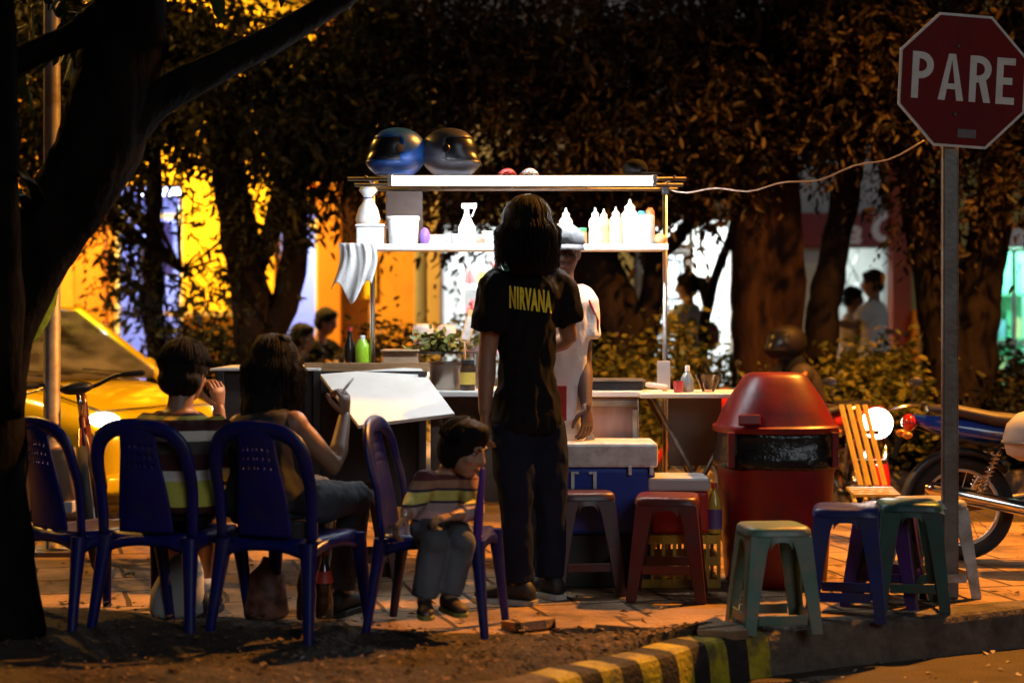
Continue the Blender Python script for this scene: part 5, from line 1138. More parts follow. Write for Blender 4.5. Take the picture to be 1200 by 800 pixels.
# ------------------------------------------------------------------ stop sign
SY = 7.55; sx_ = P(1113, 400, SY).x
st = thing('stop_sign', 'red octagonal stop sign with white letters PARE on grey pole', 'road sign', (sx_, SY, 0))
m = MB(); m.bb(sx_ - .036, sx_ + .036, SY - .02, SY + .02, 0, P(0, 30, SY).z); m.build('pole', zinc, st, True, smooth=False, bevel=.008)
cs_ = P(1125, 96, SY); Rz = Matrix.Rotation(R_(8), 3, 'Z') @ Matrix.Rotation(R_(3), 3, 'Y'); rad = .318
def octo(r, y0, y1): return [[cs_ + Rz @ V((r * math.cos(PI / 8 + k * PI / 4), y, r * math.sin(PI / 8 + k * PI / 4))) for k in range(8)] for y in (y0, y1)]
signred = mat('sign_red', (.17, .006, .006), .6, spec=.15, var=.18, scale=5, dirt=(.13, .008, .008), dscale=4); signw = mat('sign_letter', (.72, .68, .62), .5, var=.08, dirt=(.6, .55, .48), dscale=12)
m = MB(); m.rings(octo(rad, -.031, -.027)); pl = m.build('sign_plate', signw, st, True, smooth=False)
m = MB(); m.rings(octo(rad - .013, -.0335, -.0312)); fc = m.build('sign_face', signred, pl, True, smooth=False)
def strokes(mb, ch, ox, w, h, t):
    B = lambda x0, x1, z0, z1: mb.append([(ox + x0, z0), (ox + x1, z0), (ox + x1, z1), (ox + x0, z1)])
    if ch == 'P': B(0, t, 0, h); arc(mb, ox, t, w, h, .5)
    if ch == 'R': B(0, t, 0, h); arc(mb, ox, t, w, h, .5); mb.append([(ox + w * .42, h * .5 - t * .0), (ox + w * .42 - t * 1.0 + t, h * .46), (ox + w - t * 1.05, 0), (ox + w, 0), (ox + w * .42 + t * 1.05, h * .5)])
    if ch == 'E': B(0, t, 0, h); B(t, w, 0, t); B(t, w, h - t, h); B(t, w * .86, h * .5 - t / 2, h * .5 + t / 2)
    if ch == 'A': mb.append([(ox, 0), (ox + t * 1.05, 0), (ox + w / 2 + t * .12, h), (ox + w / 2 - t * .52, h)]); mb.append([(ox + w, 0), (ox + w - t * 1.05, 0), (ox + w / 2 - t * .12, h), (ox + w / 2 + t * .52, h)]); B(w * .25, w * .75, h * .24, h * .24 + t * .8)
def arc(mb, ox, t, w, h, f):
    zt, zb = h, h * f - t * .5; r = (zt - zb) / 2; zc = (zt + zb) / 2; xc = w - r
    mb.append([(ox + t, zt - t), (ox + xc, zt - t), (ox + xc, zt), (ox + t, zt)]); mb.append([(ox + t, zb), (ox + xc, zb), (ox + xc, zb + t), (ox + t, zb + t)])
    n = 10
    for i in range(n):
        a, b = PI / 2 - PI * i / n, PI / 2 - PI * (i + 1) / n
        mb.append([(ox + xc + r * math.cos(a), zc + r * math.sin(a)), (ox + xc + (r - t) * math.cos(a), zc + (r - t) * math.sin(a)), (ox + xc + (r - t) * math.cos(b), zc + (r - t) * math.sin(b)), (ox + xc + r * math.cos(b), zc + r * math.sin(b))])
lw, lh, lt = .088, .205, .031; x_ = -.236
for ch, lw_ in (('P', .098), ('A', .118), ('R', .100), ('E', .086)):
    ps = []; strokes(ps, ch, x_, lw_, lh, lt); m = MB()
    for q, p in enumerate(ps):
        f0 = -.0352 - .00012 * q
        m.rings([[cs_ + Rz @ V((a, f0, b - lh / 2 + .012)) for a, b in p], [cs_ + Rz @ V((a, -.0338, b - lh / 2 + .012)) for a, b in p]])
    m.build('letter', signw, fc, True, smooth=False); x_ += lw_ + .0245
m = MB(); m.box(cs_ + Rz @ V((.028, -.0355, -.232)), (.085, .002, .038), Rz); m.build('sticker', mat('sticker_grey', (.14, .12, .11), .6, var=.2, scale=40), fc, True, smooth=False)
for dz in (-.15, .15):
    m = MB(); m.lathe([(.010, 0), (.009, .005), (0, .006)], cs_ + Rz @ V((-.03, -.034, dz)), 10, R=Matrix.Rotation(PI / 2, 3, 'X')); m.build('bolt', zinc, fc, True)
# ------------------------------------------------------------------ motorcycles
def motorcycle(label, loc, rz, body, seat_m, lit=None, accent=None, group='motorcycles near the cart', scale=1, lens=.078):
    t = thing('motorcycle', label, 'motorcycle', loc, rz, group); t.scale = (scale,) * 3
    for nm, x in (('wheel', -.62), ('wheel', .63)):
        m = MB(); m.torus((x, 0, .295), .252, .043, 'Y', 40, 10); wh = m.build(nm, rubber, t)
        m = MB(); m.torus((x, 0, .295), .212, .014, 'Y', 36, 6, 1.6); m.build('rim', alu, wh)
        m = MB()
        for k in range(18):
            a = 2 * PI * k / 18; m.tube([(x + .03 * math.cos(a + .4), .025 * (-1) ** k, .295 + .03 * math.sin(a + .4)), (x + .205 * math.cos(a), 0, .295 + .205 * math.sin(a))], .0022, 4)
        m.lathe([(.045, -.045), (.045, .045)], (x, 0, .295), 16, R=Matrix.Rotation(PI / 2, 3, 'X')); m.build('spokes', alu, wh, smooth='auto')
    m = MB(); s = spline([(-.90, 0, .79), (-.76, 0, .755), (-.45, 0, .70), (-.12, 0, .66)], 5)
    m.loft([(p, V((0, .015 + .075 * min(1, i / 6), 0)), V((0, 0, .022 + .045 * min(1, i / 8)))) for i, p in enumerate(s)], 14, e=2.6); m.build('tail_fairing', body, t)
    m = MB(); m.loft([(V((x, 0, z)), V((0, w_, 0)), V((0, 0, h))) for x, z, w_, h in ((-.80, .845, .06, .018), (-.66, .835, .10, .035), (-.45, .79, .12, .04), (-.15, .755, .115, .045), (.02, .77, .08, .03))], 16, e=2.6); m.build('seat', seat_m, t)
    m = MB(); m.loft([(V((x, 0, z)), V((0, w_, 0)), V((0, 0, h))) for x, z, w_, h in ((-.02, .73, .07, .05), (.08, .77, .115, .095), (.25, .82, .13, .115), (.38, .83, .11, .09), (.44, .82, .05, .05))], 18, e=2.5); m.build('fuel_tank', body, t)
    m = MB(); m.tube([(.36, 0, .86), (.18, 0, .46), (-.05, 0, .36)], .022, 8); m.tube([(.36, 0, .80), (-.1, .09, .62), (-.55, .09, .66)], .016, 8); m.tube([(-.1, -.09, .62), (-.55, -.09, .66), (-.86, 0, .74)], .014, 8); m.tube([(-.1, -.09, .40), (-.15, -.09, .62)], .016, 8); m.tube([(-.1, .09, .40), (-.15, .09, .62)], .016, 8); m.build('frame', black_pl, t)
    for s_ in (-1, 1):
        m = MB(); m.tube([(-.62, s_ * .085, .295), (-.10, s_ * .085, .37)], [.018, .022], 8); m.build('swingarm', zinc, t)
        m = MB(); m.tube([(-.55, s_ * .10, .33), (-.42, s_ * .10, .66)], .012, 8)
        for k in range(9): m.torus(V((-.55, s_ * .10, .33)).lerp(V((-.42, s_ * .10, .66)), .25 + k * .07), .022, .006, 'Z', 12, 5)
        m.build('shock_absorber', chrome, t)
        m = MB(); m.tube([(.63, s_ * .075, .295), (.42, s_ * .075, .84)], [.022, .017], 10); m.build('fork', chrome, t)
        m = MB(); m.ell((-.93, s_ * .11, .70), (.03, .022, .02)); m.tube([(-.92, s_ * .09, .70), (-.90, 0, .72)], .006, 6); m.build('indicator', mat('amber', (.7, .22, .02), .2), t)
    m = MB(); m.loft([(V((x, 0, z)), V((0, w_, 0)), V((0, 0, h))) for x, z, w_, h in ((-.16, .38, .08, .09), (-.05, .38, .115, .12), (.12, .38, .115, .12), (.20, .40, .07, .08))], 14, e=3); m.lathe([(.07, 0), (.078, .02), (.07, .04), (.078, .06), (.07, .08), (.078, .10), (.07, .12), (.078, .14), (.06, .16)], (.06, 0, .50), 14, R=Matrix.Rotation(.25, 3, 'Y')); m.build('engine', mat('engine_alloy', (.30, .28, .26), .4, .8, var=.3, scale=10), t, smooth='auto')
    m = MB(); m.tube(spline([(.18, -.10, .50), (.24, -.12, .36), (.10, -.13, .27), (-.12, -.14, .27), (-.20, -.145, .28)], 5), .017, 10); m.tube([(-.18, -.145, .28), (-.26, -.15, .295), (-.62, -.155, .37), (-.80, -.155, .41), (-.84, -.155, .42)], [.018, .038, .046, .042, .022], 16, False); m.build('exhaust', chrome, t)
    m = MB(); m.tube([(.40, 0, .88), (.40, .12, .95), (.36, .34, .99), (.30, .38, .985)], .011, 8); m.tube([(.40, 0, .88), (.40, -.12, .95), (.36, -.34, .99), (.30, -.38, .985)], .011, 8); hb = m.build('handlebar', chrome, t)
    for s_ in (-1, 1):
        m = MB(); m.tube([(.345, s_ * .355, .99), (.285, s_ * .40, .985)], .017, 8); m.build('grip', rubber, hb); m = MB(); m.tube([(.36, s_ * .28, .99), (.38, s_ * .30, 1.12)], .005, 6); m.ell((.38, s_ * .31, 1.15), (.012, .055, .032)); m.build('mirror', black_pl, hb)
    m = MB(); m.ell((.53, 0, .86), (.095, max(.095, lens * 1.12), max(.085, lens * 1.08))); m.build('headlight_shell', body, t)
    m = MB(); m.lathe([(.0, .004), (lens * .96, 0), (lens, -.02)], (.635, 0, .86), 24, R=Matrix.Rotation(PI / 2, 3, 'Y')); m.build('headlight', lit or mat('lamp_lens', (.6, .6, .6), .08, spec=.8), t)
    for nm, x, a0, a1, r in (('front_fender', .63, 20, 160, .315), ('rear_fender', -.62, 40, 185, .325)):
        rr = [[V((x + (r + e) * math.cos(R_(a0 + (a1 - a0) * k / 14)), y, .295 + (r + e) * math.sin(R_(a0 + (a1 - a0) * k / 14)))) for y, e in ((-.065, -.03), (-.055, 0), (0, .012), (.055, 0), (.065, -.03), (.05, -.012), (0, .004), (-.05, -.012))] for k in range(15)]
        m = MB(); m.rings(rr); m.build(nm, body if nm[0] == 'f' else black_pl, t)
    m = MB(); m.ell((-.905, 0, .765), (.04, .075, .05)); m.build('tail_light', emit('tail_red', (1, .06, .03), .5) if not accent else mat('tail_lens', (.6, .02, .015), .12, coat=.6), t)
    m = MB(); m.box((-.97, 0, .62), (.006, .17, .12), Matrix.Rotation(.35, 3, 'Y')); m.tube([(-.97, 0, .62), (-.88, 0, .70)], .008, 6); m.build('number_plate_holder', mat('dull_black', (.012, .012, .012), .95, spec=.02), t, smooth=False)
    for s_ in (-1, 1): m = MB(); m.tube([(.02, s_ * .10, .30), (.02, s_ * .22, .30)], .014, 8); m.build('foot_peg', rubber, t)
    m = MB(); m.tube([(-.05, .10, .30), (-.20, .26, .018)], .010, 8); m.build('side_stand', zinc, t)
    return t
mb_ = motorcycle('blue motorcycle with dark seat parked at the right edge', (P(1129, 640, 8.7).x + .57, 8.72, .0), R_(-4), gloss('moto_blue', (.01, .04, .26)), mat('seat_brown', (.05, .03, .02), .6, var=.2), accent=True, scale=.92)
t = thing('helmet', 'pale grey cloth covered helmet hanging on the near side of the blue motorcycle', 'helmet', (P(1209, 512, 8.42).x, 8.40, .51)); m = MB(); m.loft([(V((0, 0, z)), V((r, 0, 0)), V((0, r * .9, 0))) for z, r in ((.03, .07), (.06, .125), (.14, .145), (.21, .125), (.26, .075), (.28, .02))], 24); m.build('shell', mat('pale_grey', (.50, .48, .48), .6, var=.08), t); m = MB(); m.torus((0, 0, .12), .147, .006, 'Z', 30, 6); m.build('seam', mat('seam_grey', (.2, .2, .22), .6), t)
motorcycle('red motorcycle with lit headlamp approaching behind the stop sign', (P(1022, 600, 10.7).x + .06, 11.15, -.16), R_(-95), gloss('moto_red', (.38, .012, .015)), black_pl, lit=emit('headlamp_white', (1, .94, .82), 9), scale=.87, lens=.11)
motorcycle('red and yellow motorcycle ridden past the bushes behind the bin', (P(902, 520, 11.9).x, 11.95, -.16), R_(196), gloss('moto_red2', (.42, .02, .012)), black_pl, scale=.95)
lamp('headlamp', V((P(1022, 497, 10.3).x, 10.30, P(0, 497, 10.3).z)), 'SPOT', 6, (1, .93, .8), .07, V((P(1022, 497, 10.5).x + .1, 6, .2)), 1.2)
# ------------------------------------------------------------------ slatted folding deck chair
t = thing('slatted_chair', 'yellow wooden slatted folding chair beside the red bin', 'folding chair', (P(1010, 600, 9.8).x, 9.8, 0)); yw = mat('yellow_slat', (.52, .34, .05), .55, var=.2, scale=5, stretch=(5, 5, .6)); d_ = 9.7
a, b = P(990, 474, d_ + .1), P(1013, 568, d_ - .1)
for k in range(4):
    o_ = V((.045 * k - .02, .0, .0)); m = MB(); m.tube([a + o_, b + o_], .017, 4, flat=(1.0, .35)); m.build('slat', yw, t, True, smooth=False)
m = MB()
for f in (.35, .72): q = a.lerp(b, f); m.bb(q.x - .05, q.x + .16, q.y + .012, q.y + .035, q.z - .012, q.z + .012)
m.build('cross_rail', mat('dark_wood', (.10, .05, .02), .6), t, True, smooth=False)
for k in range(4):
    m = MB(); y = b.y - .06 * k; m.bb(b.x - .10, b.x + .16, y - .022, y + .022, b.z - .03 - .006 * k, b.z - .012 - .006 * k); m.build('seat_slat', yw, t, True, smooth=False, bevel=.003)
for s in (b.x - .06, b.x + .13):
    m = MB(); m.tube([(s, b.y + .05, b.z - .034), (s, b.y - .30, .012)], .012, 6); m.tube([(s + .022, b.y - .22, b.z - .056), (s + .022, b.y + .14, .012)], .012, 6); m.build('leg', yw, t, True)
# ------------------------------------------------------------------ bicycle
bk_ = thing('bicycle', 'dark bicycle with black saddle parked beside the lamp post', 'bicycle', (P(110, 600, 8.6).x, 8.75, .004), R_(14)); red_bk = mat('bike_frame', (.16, .03, .02), .35, coat=.5, var=.1)
for y in (-.50, .52):
    m = MB(); m.torus((0, y, .34), .305, .026, 'X', 44, 8); wh = m.build('wheel', rubber, bk_); m = MB(); m.torus((0, y, .34), .275, .010, 'X', 40, 6); m.build('rim', alu, wh); m = MB()
    for k in range(20): a = 2 * PI * k / 20; m.tube([(.02 * (-1) ** k, y, .34), (0, y + .275 * math.cos(a), .34 + .275 * math.sin(a))], .0018, 4)
    m.build('spokes', alu, wh)
m = MB(); bb_ = V((0, -.06, .30)); sp_ = V((0, -.18, .80)); hd_ = V((0, .33, .84)); m.tube([bb_, sp_], .017, 8); m.tube([bb_, hd_ + V((0, .02, -.12))], .019, 8); m.tube([sp_ + V((0, 0, -.05)), hd_], .016, 8)
for s in (-1, 1): m.tube([bb_ + V((s * .03, 0, 0)), V((s * .06, -.50, .34))], .011, 6); m.tube([sp_ + V((s * .015, 0, -.06)), V((s * .06, -.50, .34))], .009, 6); m.tube([hd_ + V((s * .05, .03, -.16)), V((s * .055, .52, .34))], .012, 6)
m.tube([hd_ + V((0, -.02, .06)), hd_ + V((0, .03, -.16))], .02, 8); m.build('frame', red_bk, bk_)
m = MB(); m.tube([sp_, sp_ + V((0, -.03, .13))], .013, 8); m.build('seat_post', chrome, bk_)
m = MB(); m.loft([(V((0, y, z)), V((w_, 0, 0)), V((0, 0, h))) for y, z, w_, h in ((-.36, .965, .055, .018), (-.33, .965, .088, .035), (-.26, .962, .085, .033), (-.16, .96, .04, .024), (-.06, .955, .022, .018), (-.03, .95, .012, .01))], 16); m.build('saddle', black_pl, bk_)
m = MB(); m.tube(spline([(-.33, .28, .985), (-.2, .32, .985), (-.06, .36, .94), (.06, .36, .94), (.2, .32, .985), (.33, .28, .985)], 4), .0125, 8); m.tube([hd_ + V((0, -.02, .05)), V((0, .36, .94))], .015, 8); hb = m.build('handlebar', black_pl, bk_)
for s in (-1, 1): m = MB(); m.tube([(s * .24, .305, .988), (s * .345, .272, .986)], .0175, 8, True); m.build('grip', rubber, hb); m = MB(); m.tube([(s * .20, .345, .97), (s * .24, .365, .955), (s * .32, .335, .945)], .006, 6, True); m.build('brake_lever', alu, hb)
m = MB(); m.lathe([(.09, -.004), (.09, .004)], bb_ + V((.05, 0, 0)), 24, R=Matrix.Rotation(PI / 2, 3, 'Y')); m.tube([bb_ + V((.07, 0, 0)), bb_ + V((.075, .12, -.11))], .010, 6); m.tube([bb_ + V((-.07, 0, 0)), bb_ + V((-.075, -.12, .11))], .010, 6); m.box(bb_ + V((.12, .12, -.11)), (.09, .06, .02)); m.box(bb_ + V((-.12, -.12, .11)), (.09, .06, .02)); m.build('crankset', zinc, bk_, smooth='auto')
bk_.rotation_euler = (0, R_(-7), R_(12)); bk_.scale = (.93,) * 3
# ------------------------------------------------------------------ taxi
yel = mat('taxi_yellow', (.76, .60, .01), .22, coat=.8, var=.04, scale=2); tx = thing('taxi', 'yellow taxi hatchback facing the cart behind the bicycle', 'taxi', (-3.66, 12.15, -.16), R_(-121))
def csec(y, w_, z0, z1, e=4.0): return (V((0, y, (z0 + z1) / 2)), V((w_, 0, 0)), V((0, 0, (z1 - z0) / 2)))
m = MB(); m.loft([csec(-1.78, .64, .40, 0.846), csec(-1.72, .72, .30, 0.933), csec(-1.2, .775, .24, 1.009), csec(-.2, .785, .22, 1.020), csec(.7, .785, .22, 1.009), csec(1.15, .77, .24, 0.933), csec(1.52, .73, .28, 0.825), csec(1.66, .68, .32, 0.738), csec(1.72, .58, .38, 0.629)], 40, e=4.5); m.build('body', yel, tx, smooth='auto')
zb, ztp = 1.00, 1.50
base = [(-.70, -1.62), (.70, -1.62), (.72, .95), (-.72, .95)]; tp = [(-.56, -1.30), (.56, -1.30), (.55, .22), (-.55, .22)]
for i, (p0, p1) in enumerate(((0, 0), (1, 1), (2, 2), (3, 3))):
    m = MB(); A0_ = V((*base[i], zb - .06)); A1_ = V((*tp[i], ztp - .02)); m.tube([A0_, A0_.lerp(A1_, .5) + V((A0_.x * .02, 0, 0)), A1_], [.050, .040, .038], 8, flat=(1, .8)); m.build('pillar', yel, tx)
for s in (-1, 1):
    m = MB(); m.tube([(s * .725, -.36, zb - .05), (s * .56, -.45, ztp - .02)], [.035, .03], 8); m.build('pillar', yel, tx)
m = MB(); m.loft([(V((0, y, ztp - .01 - .02 * abs(y + .5))), V((w_, 0, 0)), V((0, 0, h))) for y, w_, h in ((-1.34, .50, .012), (-1.25, .57, .03), (-.5, .585, .038), (.15, .565, .032), (.25, .53, .012))], 30, e=4); m.build('roof', yel, tx, smooth='auto')
seat_c = mat('taxi_seat', (.38, .37, .36), .7, var=.2)
for x, y in ((-.34, -.05), (.34, -.05), (-.34, -.95), (.34, -.95)):
    m = MB(); m.loft([(V((x, y - .10 * t_, z)), V((w_, 0, 0)), V((0, .07, 0))) for t_, z, w_ in ((0, .7, .22), (.5, 1.0, .22), (.9, 1.16, .17), (1, 1.18, .10), (1.02, 1.22, .09), (1.1, 1.33, .11), (1.15, 1.36, .08))], 16, e=3); m.build('seat', seat_c, tx)
m = MB(); m.bb(-.62, .62, .42, .92, zb - .02, zb + .035); m.build('dashboard', mat('dash_grey', (.08, .075, .07), .6), tx, smooth=False, bevel=.02)
m = MB(); m.torus((.34, .34, zb + .06), .17, .013, 'Y', 24, 6, M=Matrix.Rotation(R_(-25), 3, 'X')); m.build('steering_wheel', black_pl, tx)
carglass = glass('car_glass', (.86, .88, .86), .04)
_n = carglass.node_tree; _d = _n.nodes.new('ShaderNodeBsdfDiffuse'); _d.inputs['Color'].default_value = (.62, .63, .66, 1); _z = _n.nodes.new('ShaderNodeTexNoise'); _z.inputs['Scale'].default_value = 3.5  # pale diffuse share mixed into the glass in place of a reflection
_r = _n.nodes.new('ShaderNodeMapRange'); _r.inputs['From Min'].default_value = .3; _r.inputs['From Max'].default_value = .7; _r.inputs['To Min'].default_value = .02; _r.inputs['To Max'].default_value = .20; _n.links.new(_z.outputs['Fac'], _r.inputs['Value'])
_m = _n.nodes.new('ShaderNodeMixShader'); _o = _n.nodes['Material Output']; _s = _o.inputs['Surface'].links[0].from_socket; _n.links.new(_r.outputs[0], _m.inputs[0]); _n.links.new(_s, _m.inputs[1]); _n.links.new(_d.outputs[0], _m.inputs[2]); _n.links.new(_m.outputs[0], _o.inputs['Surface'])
lamp('taxi_fill_light', tx.matrix_basis @ V((0, -.1, ztp - .12)), 'POINT', 22, (.86, .93, 1), .05)  # unseen light added inside to make the windscreen paler
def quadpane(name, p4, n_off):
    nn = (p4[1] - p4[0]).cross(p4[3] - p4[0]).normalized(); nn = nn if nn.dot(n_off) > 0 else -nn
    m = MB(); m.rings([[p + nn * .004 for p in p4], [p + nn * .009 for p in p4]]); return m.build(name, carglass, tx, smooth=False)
def cab(i, j, s, t_): a = V((lerp(base[i][0], base[j][0], s), lerp(base[i][1], base[j][1], s), zb)); b = V((lerp(tp[i][0], tp[j][0], s), lerp(tp[i][1], tp[j][1], s), ztp)); return a.lerp(b, t_)
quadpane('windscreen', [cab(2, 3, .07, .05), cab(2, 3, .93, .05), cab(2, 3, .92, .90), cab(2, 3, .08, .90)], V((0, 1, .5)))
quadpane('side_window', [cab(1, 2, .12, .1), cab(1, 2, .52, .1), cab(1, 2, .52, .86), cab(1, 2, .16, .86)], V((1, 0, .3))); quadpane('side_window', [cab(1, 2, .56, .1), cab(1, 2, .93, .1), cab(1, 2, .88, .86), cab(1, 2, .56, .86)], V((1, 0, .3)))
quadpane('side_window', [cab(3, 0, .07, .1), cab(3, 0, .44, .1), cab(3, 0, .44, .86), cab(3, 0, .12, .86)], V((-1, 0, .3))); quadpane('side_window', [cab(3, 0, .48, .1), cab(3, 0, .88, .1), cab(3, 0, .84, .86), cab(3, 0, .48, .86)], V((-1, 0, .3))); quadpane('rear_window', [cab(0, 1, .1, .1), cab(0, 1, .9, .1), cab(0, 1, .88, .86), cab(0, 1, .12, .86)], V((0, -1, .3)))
hl = emit('headlamp_car', (1, .93, .80), 9); seam = mat('panel_gap', (.03, .022, .01), .8)
for s in (-1, 1):
    m = MB(); m.tube([(s * .60, .985, .955), (s * .60, 1.15, .915), (s * .58, 1.40, .850), (s * .54, 1.52, .812)], .007, 6); m.build('bonnet_gap', seam, tx)
    m = MB(); m.tube([(s * .792, .90, .92), (s * .797, .90, .60), (s * .790, .90, .35)], .006, 6); m.tube([(s * .798, -.36, .96), (s * .800, -.36, .62), (s * .790, -.36, .34)], .006, 6); m.build('door_gap', seam, tx)
m = MB(); m.tube([(-.54, 1.535, .807), (0, 1.575, .822), (.54, 1.535, .807)], .006, 6); m.build('bonnet_gap', seam, tx)
for s in (-1, 1):
    m = MB(); m.ell((s * .56, 1.57, .745), (.095, .115, .058), Matrix.Rotation(s * .30, 3, 'Z')); m.build('headlight', hl, tx); m = MB(); m.ell((s * .86, .62, 1.05), (.09, .05, .065)); m.build('wing_mirror', yel, tx)
    for y in (-1.15, 1.02):
        m = MB(); m.torus((s * .70, y, .27), .20, .072, 'X', 30, 10); wh = m.build('wheel', rubber, tx); m = MB(); m.lathe([(.0, .03), (.15, .035), (.17, -.03)], (s * .735, y, .27), 22, R=Matrix.Rotation(s * PI / 2, 3, 'Y')); m.build('rim', alu, wh, smooth='auto')
m = MB(); m.loft([csec(1.60, .73, .26, .44), csec(1.74, .70, .27, .43), csec(1.77, .60, .29, .41)], 30, e=4); m.build('bumper', yel, tx, smooth='auto'); m = MB(); m.bb(-.34, .34, 1.66, 1.745, .50, .575); m.build('grille', black_pl, tx, smooth=False, bevel=.01)
for s in (-.3, .25): m = MB(); m.tube([(s, .975, 1.025), (s + .40, .93, 1.06)], .007, 6); m.build('wiper', black_pl, tx)
lamp('taxi_headlight', tx.matrix_basis @ V((.70, 1.75, .72)), 'SPOT', 15, (1, .93, .8), .08, tx.matrix_basis @ V((.53, 6, .3)), 1.6)
# broad leaf beside the trunk
t = thing('banana_plant', 'broad bright green leaf plant between the dark trunk and lamp post', 'plant', (P(34, 560, 7.4).x, 7.4, .0)); m = MB(); r0 = P(40, 700, 7.4); r0.z = .01
m.tube(spline([V((P(6, 700, 7.4).x, 7.4, .01)), P(4, 520, 7.4), P(20, 400, 7.4), P(66, 322, 7.4)], 6), interp([.026, .02, .014, .006], 19), 8); m.build('stalk', mat('stalk', (.08, .12, .03), .5), t, True)
def bleaf(spine, wd, mt, nm):
    sp = spline(spine, 8); g = []; n = len(sp); side = (sp[-1] - sp[0]).cross(V((0, 1, .25))).normalized()
    for i, p in enumerate(sp):
        w_ = wd * math.sin(PI * min(.98, (i + .6) / n)) ** .6
        for j in range(9): u = j / 4 - 1; g.append(p + side * u * w_ + V((0, .05 * abs(u) * w_ * 6 + .006 * math.sin(i * 2.1 + j), -.02 * abs(u))))
    m = MB(); m.add(g, [(i * 9 + j, (i + 1) * 9 + j, (i + 1) * 9 + j + 1, i * 9 + j + 1) for i in range(n - 1) for j in range(8)]); m.build(nm, mt, t, True, solid=.002)
bl = leafmat('broad_leaf_lit', (.22, .40, .03), (.32, .52, .05), .55); bld = leafmat('broad_leaf_shaded', (.02, .035, .015), (.05, .06, .02), .2)  # one kind of leaf, lit and shaded by colour
bleaf([P(66, 322, 7.4), P(52, 355, 7.3), P(34, 385, 7.2), P(16, 406, 7.15)], .042, bl, 'leaf')
for k in range(7): bleaf([P(60 - k * 3, 330, 7.3), P(52 - k * 11, 270 - k * 2, 6.9), P(40 - k * 14, 215 + k * 9, 6.45), P(22 - k * 18, 200 + k * 26, 6.3)], .028, bld, 'leaf')
# ------------------------------------------------------------------ people
def Jt(**k): return {a: (V(b) if not isinstance(b, (float, int, Matrix)) else b) for a, b in k.items()}
sole_w = mat('sole_white', (.55, .54, .5), .6, dirt=(.25, .2, .16)); shoe_b = mat('shoe_black', (.018, .017, .018), .6, var=.3)
# standing man seen from behind
d = 7.5
J = Jt(hd=P(617, 270, 7.47), R=frame_of((-.25, .95, -.10)), nk=P(617, 316, 7.5), slim=.75, sL=P(582, 333, 7.43), sR=P(655, 335, 7.58), eL=P(571, 415, 7.44), eR=P(667, 396, 7.66), wL=P(568, 484, 7.40), wR=P(640, 410, 7.88), pv=P(617, 492, 7.5), hL=P(601, 503, 7.46), hR=P(638, 503, 7.54), kL=P(606, 600, 7.42), kR=P(645, 600, 7.56), aL=V((P(607, 690, 7.40).x, 7.40, .085)), aR=V((P(645, 690, 7.58).x, 7.58, .085)), tL=V((P(573, 700, 7.44).x, 7.46, .028)), tR=V((P(626, 700, 7.7).x, 7.68, .028)), dL=V((-.02, -.02, -1)))
man = person('person', 'standing long haired person seen from behind in black lettered t-shirt', J, 1.0, .009, curl=.45, palm={'L': V((1, .2, 0))})
sh = shirt(man, J, 1.0, black_cloth, .66, 't_shirt', t0=-.08, infl=.020, flare=.05, wr=.011, sr=(.074, .085))
bvh = None
def project_text(body, name, mt, target, root, c, w_, h, rows_shift=0, slant=0):
    """lettering lying on the cloth of the back"""
    me = target.data; vs = [v.co + V(parent_off(root)) for v in me.vertices]; bv = BVHTree.FromPolygons(vs, [tuple(p.vertices) for p in me.polygons])
    cu = bpy.data.curves.new('t', 'FONT'); cu.body = body; cu.size = 1; cu.offset = .05; cu.space_character = 1.14; cu.align_x = 'CENTER'; cu.align_y = 'CENTER'; cu.resolution_u = 5; o = bpy.data.objects.new('t', cu); COL.objects.link(o)
    dg = bpy.context.evaluated_depsgraph_get(); dg.update(); m0 = bpy.data.meshes.new_from_object(o.evaluated_get(dg)); bpy.data.objects.remove(o)
    bm = bmesh.new(); bm.from_mesh(m0); bmesh.ops.triangulate(bm, faces=bm.faces); 
    for _ in range(2): bmesh.ops.subdivide_edges(bm, edges=[e for e in bm.edges if e.calc_length() > .12], cuts=1, use_grid_fill=False); bmesh.ops.triangulate(bm, faces=bm.faces)
    xs = [v.co.x for v in bm.verts]; ys = [v.co.y for v in bm.verts]; sx_ = w_ / (max(xs) - min(xs)); sy_ = h / (max(ys) - min(ys)); yc = (max(ys) + min(ys)) / 2; xc = (max(xs) + min(xs)) / 2
    for v in bm.verts:
        x = c.x + (v.co.x - xc) * sx_; z = c.z + (v.co.y - yc) * sy_ - slant * (x - c.x)
        hit = bv.ray_cast(V((x, c.y - 1, z)), V((0, 1, 0)), 3)
        v.co = (hit[0] + V((0, -.0035, 0)) if hit[0] else V((x, c.y, z))) - parent_off(root)
    bm.to_mesh(m0); bm.free(); m0.materials.clear(); m0.materials.append(mt); return link(name, m0, root, False)
tx_c = P(622, 351, 7.4); tl = project_text('NIRVANA', 'lettering', mat('print_yellow', (.85, .72, .04), .7, var=.15, scale=30), sh, man, tx_c, .186, .098, slant=.12)
trousers(man, J, 1.0, denim_blk, .97, (.092, .068, .064), 'jeans'); shoes(man, J, 1.0, shoe_b, sole_w)
def ex_long(mb, A, R):
    mb.loft([(A((0, -.035, .03)), R @ V((.085, 0, 0)), R @ V((0, .085, 0))), (A((0, -.045, -.06)), R @ V((.112, 0, 0)), R @ V((0, .075, 0))), (A((0, -.055, -.14)), R @ V((.118, 0, 0)), R @ V((0, .06, 0))), (A((0, -.06, -.20)), R @ V((.09, 0, 0)), R @ V((0, .04, 0)))], 18)
hair_cap(man, J, 1.0, hair_b, long=.25, extra=ex_long, strands=1100, face=.8, seed=3, w=.0024, thick=1.16)
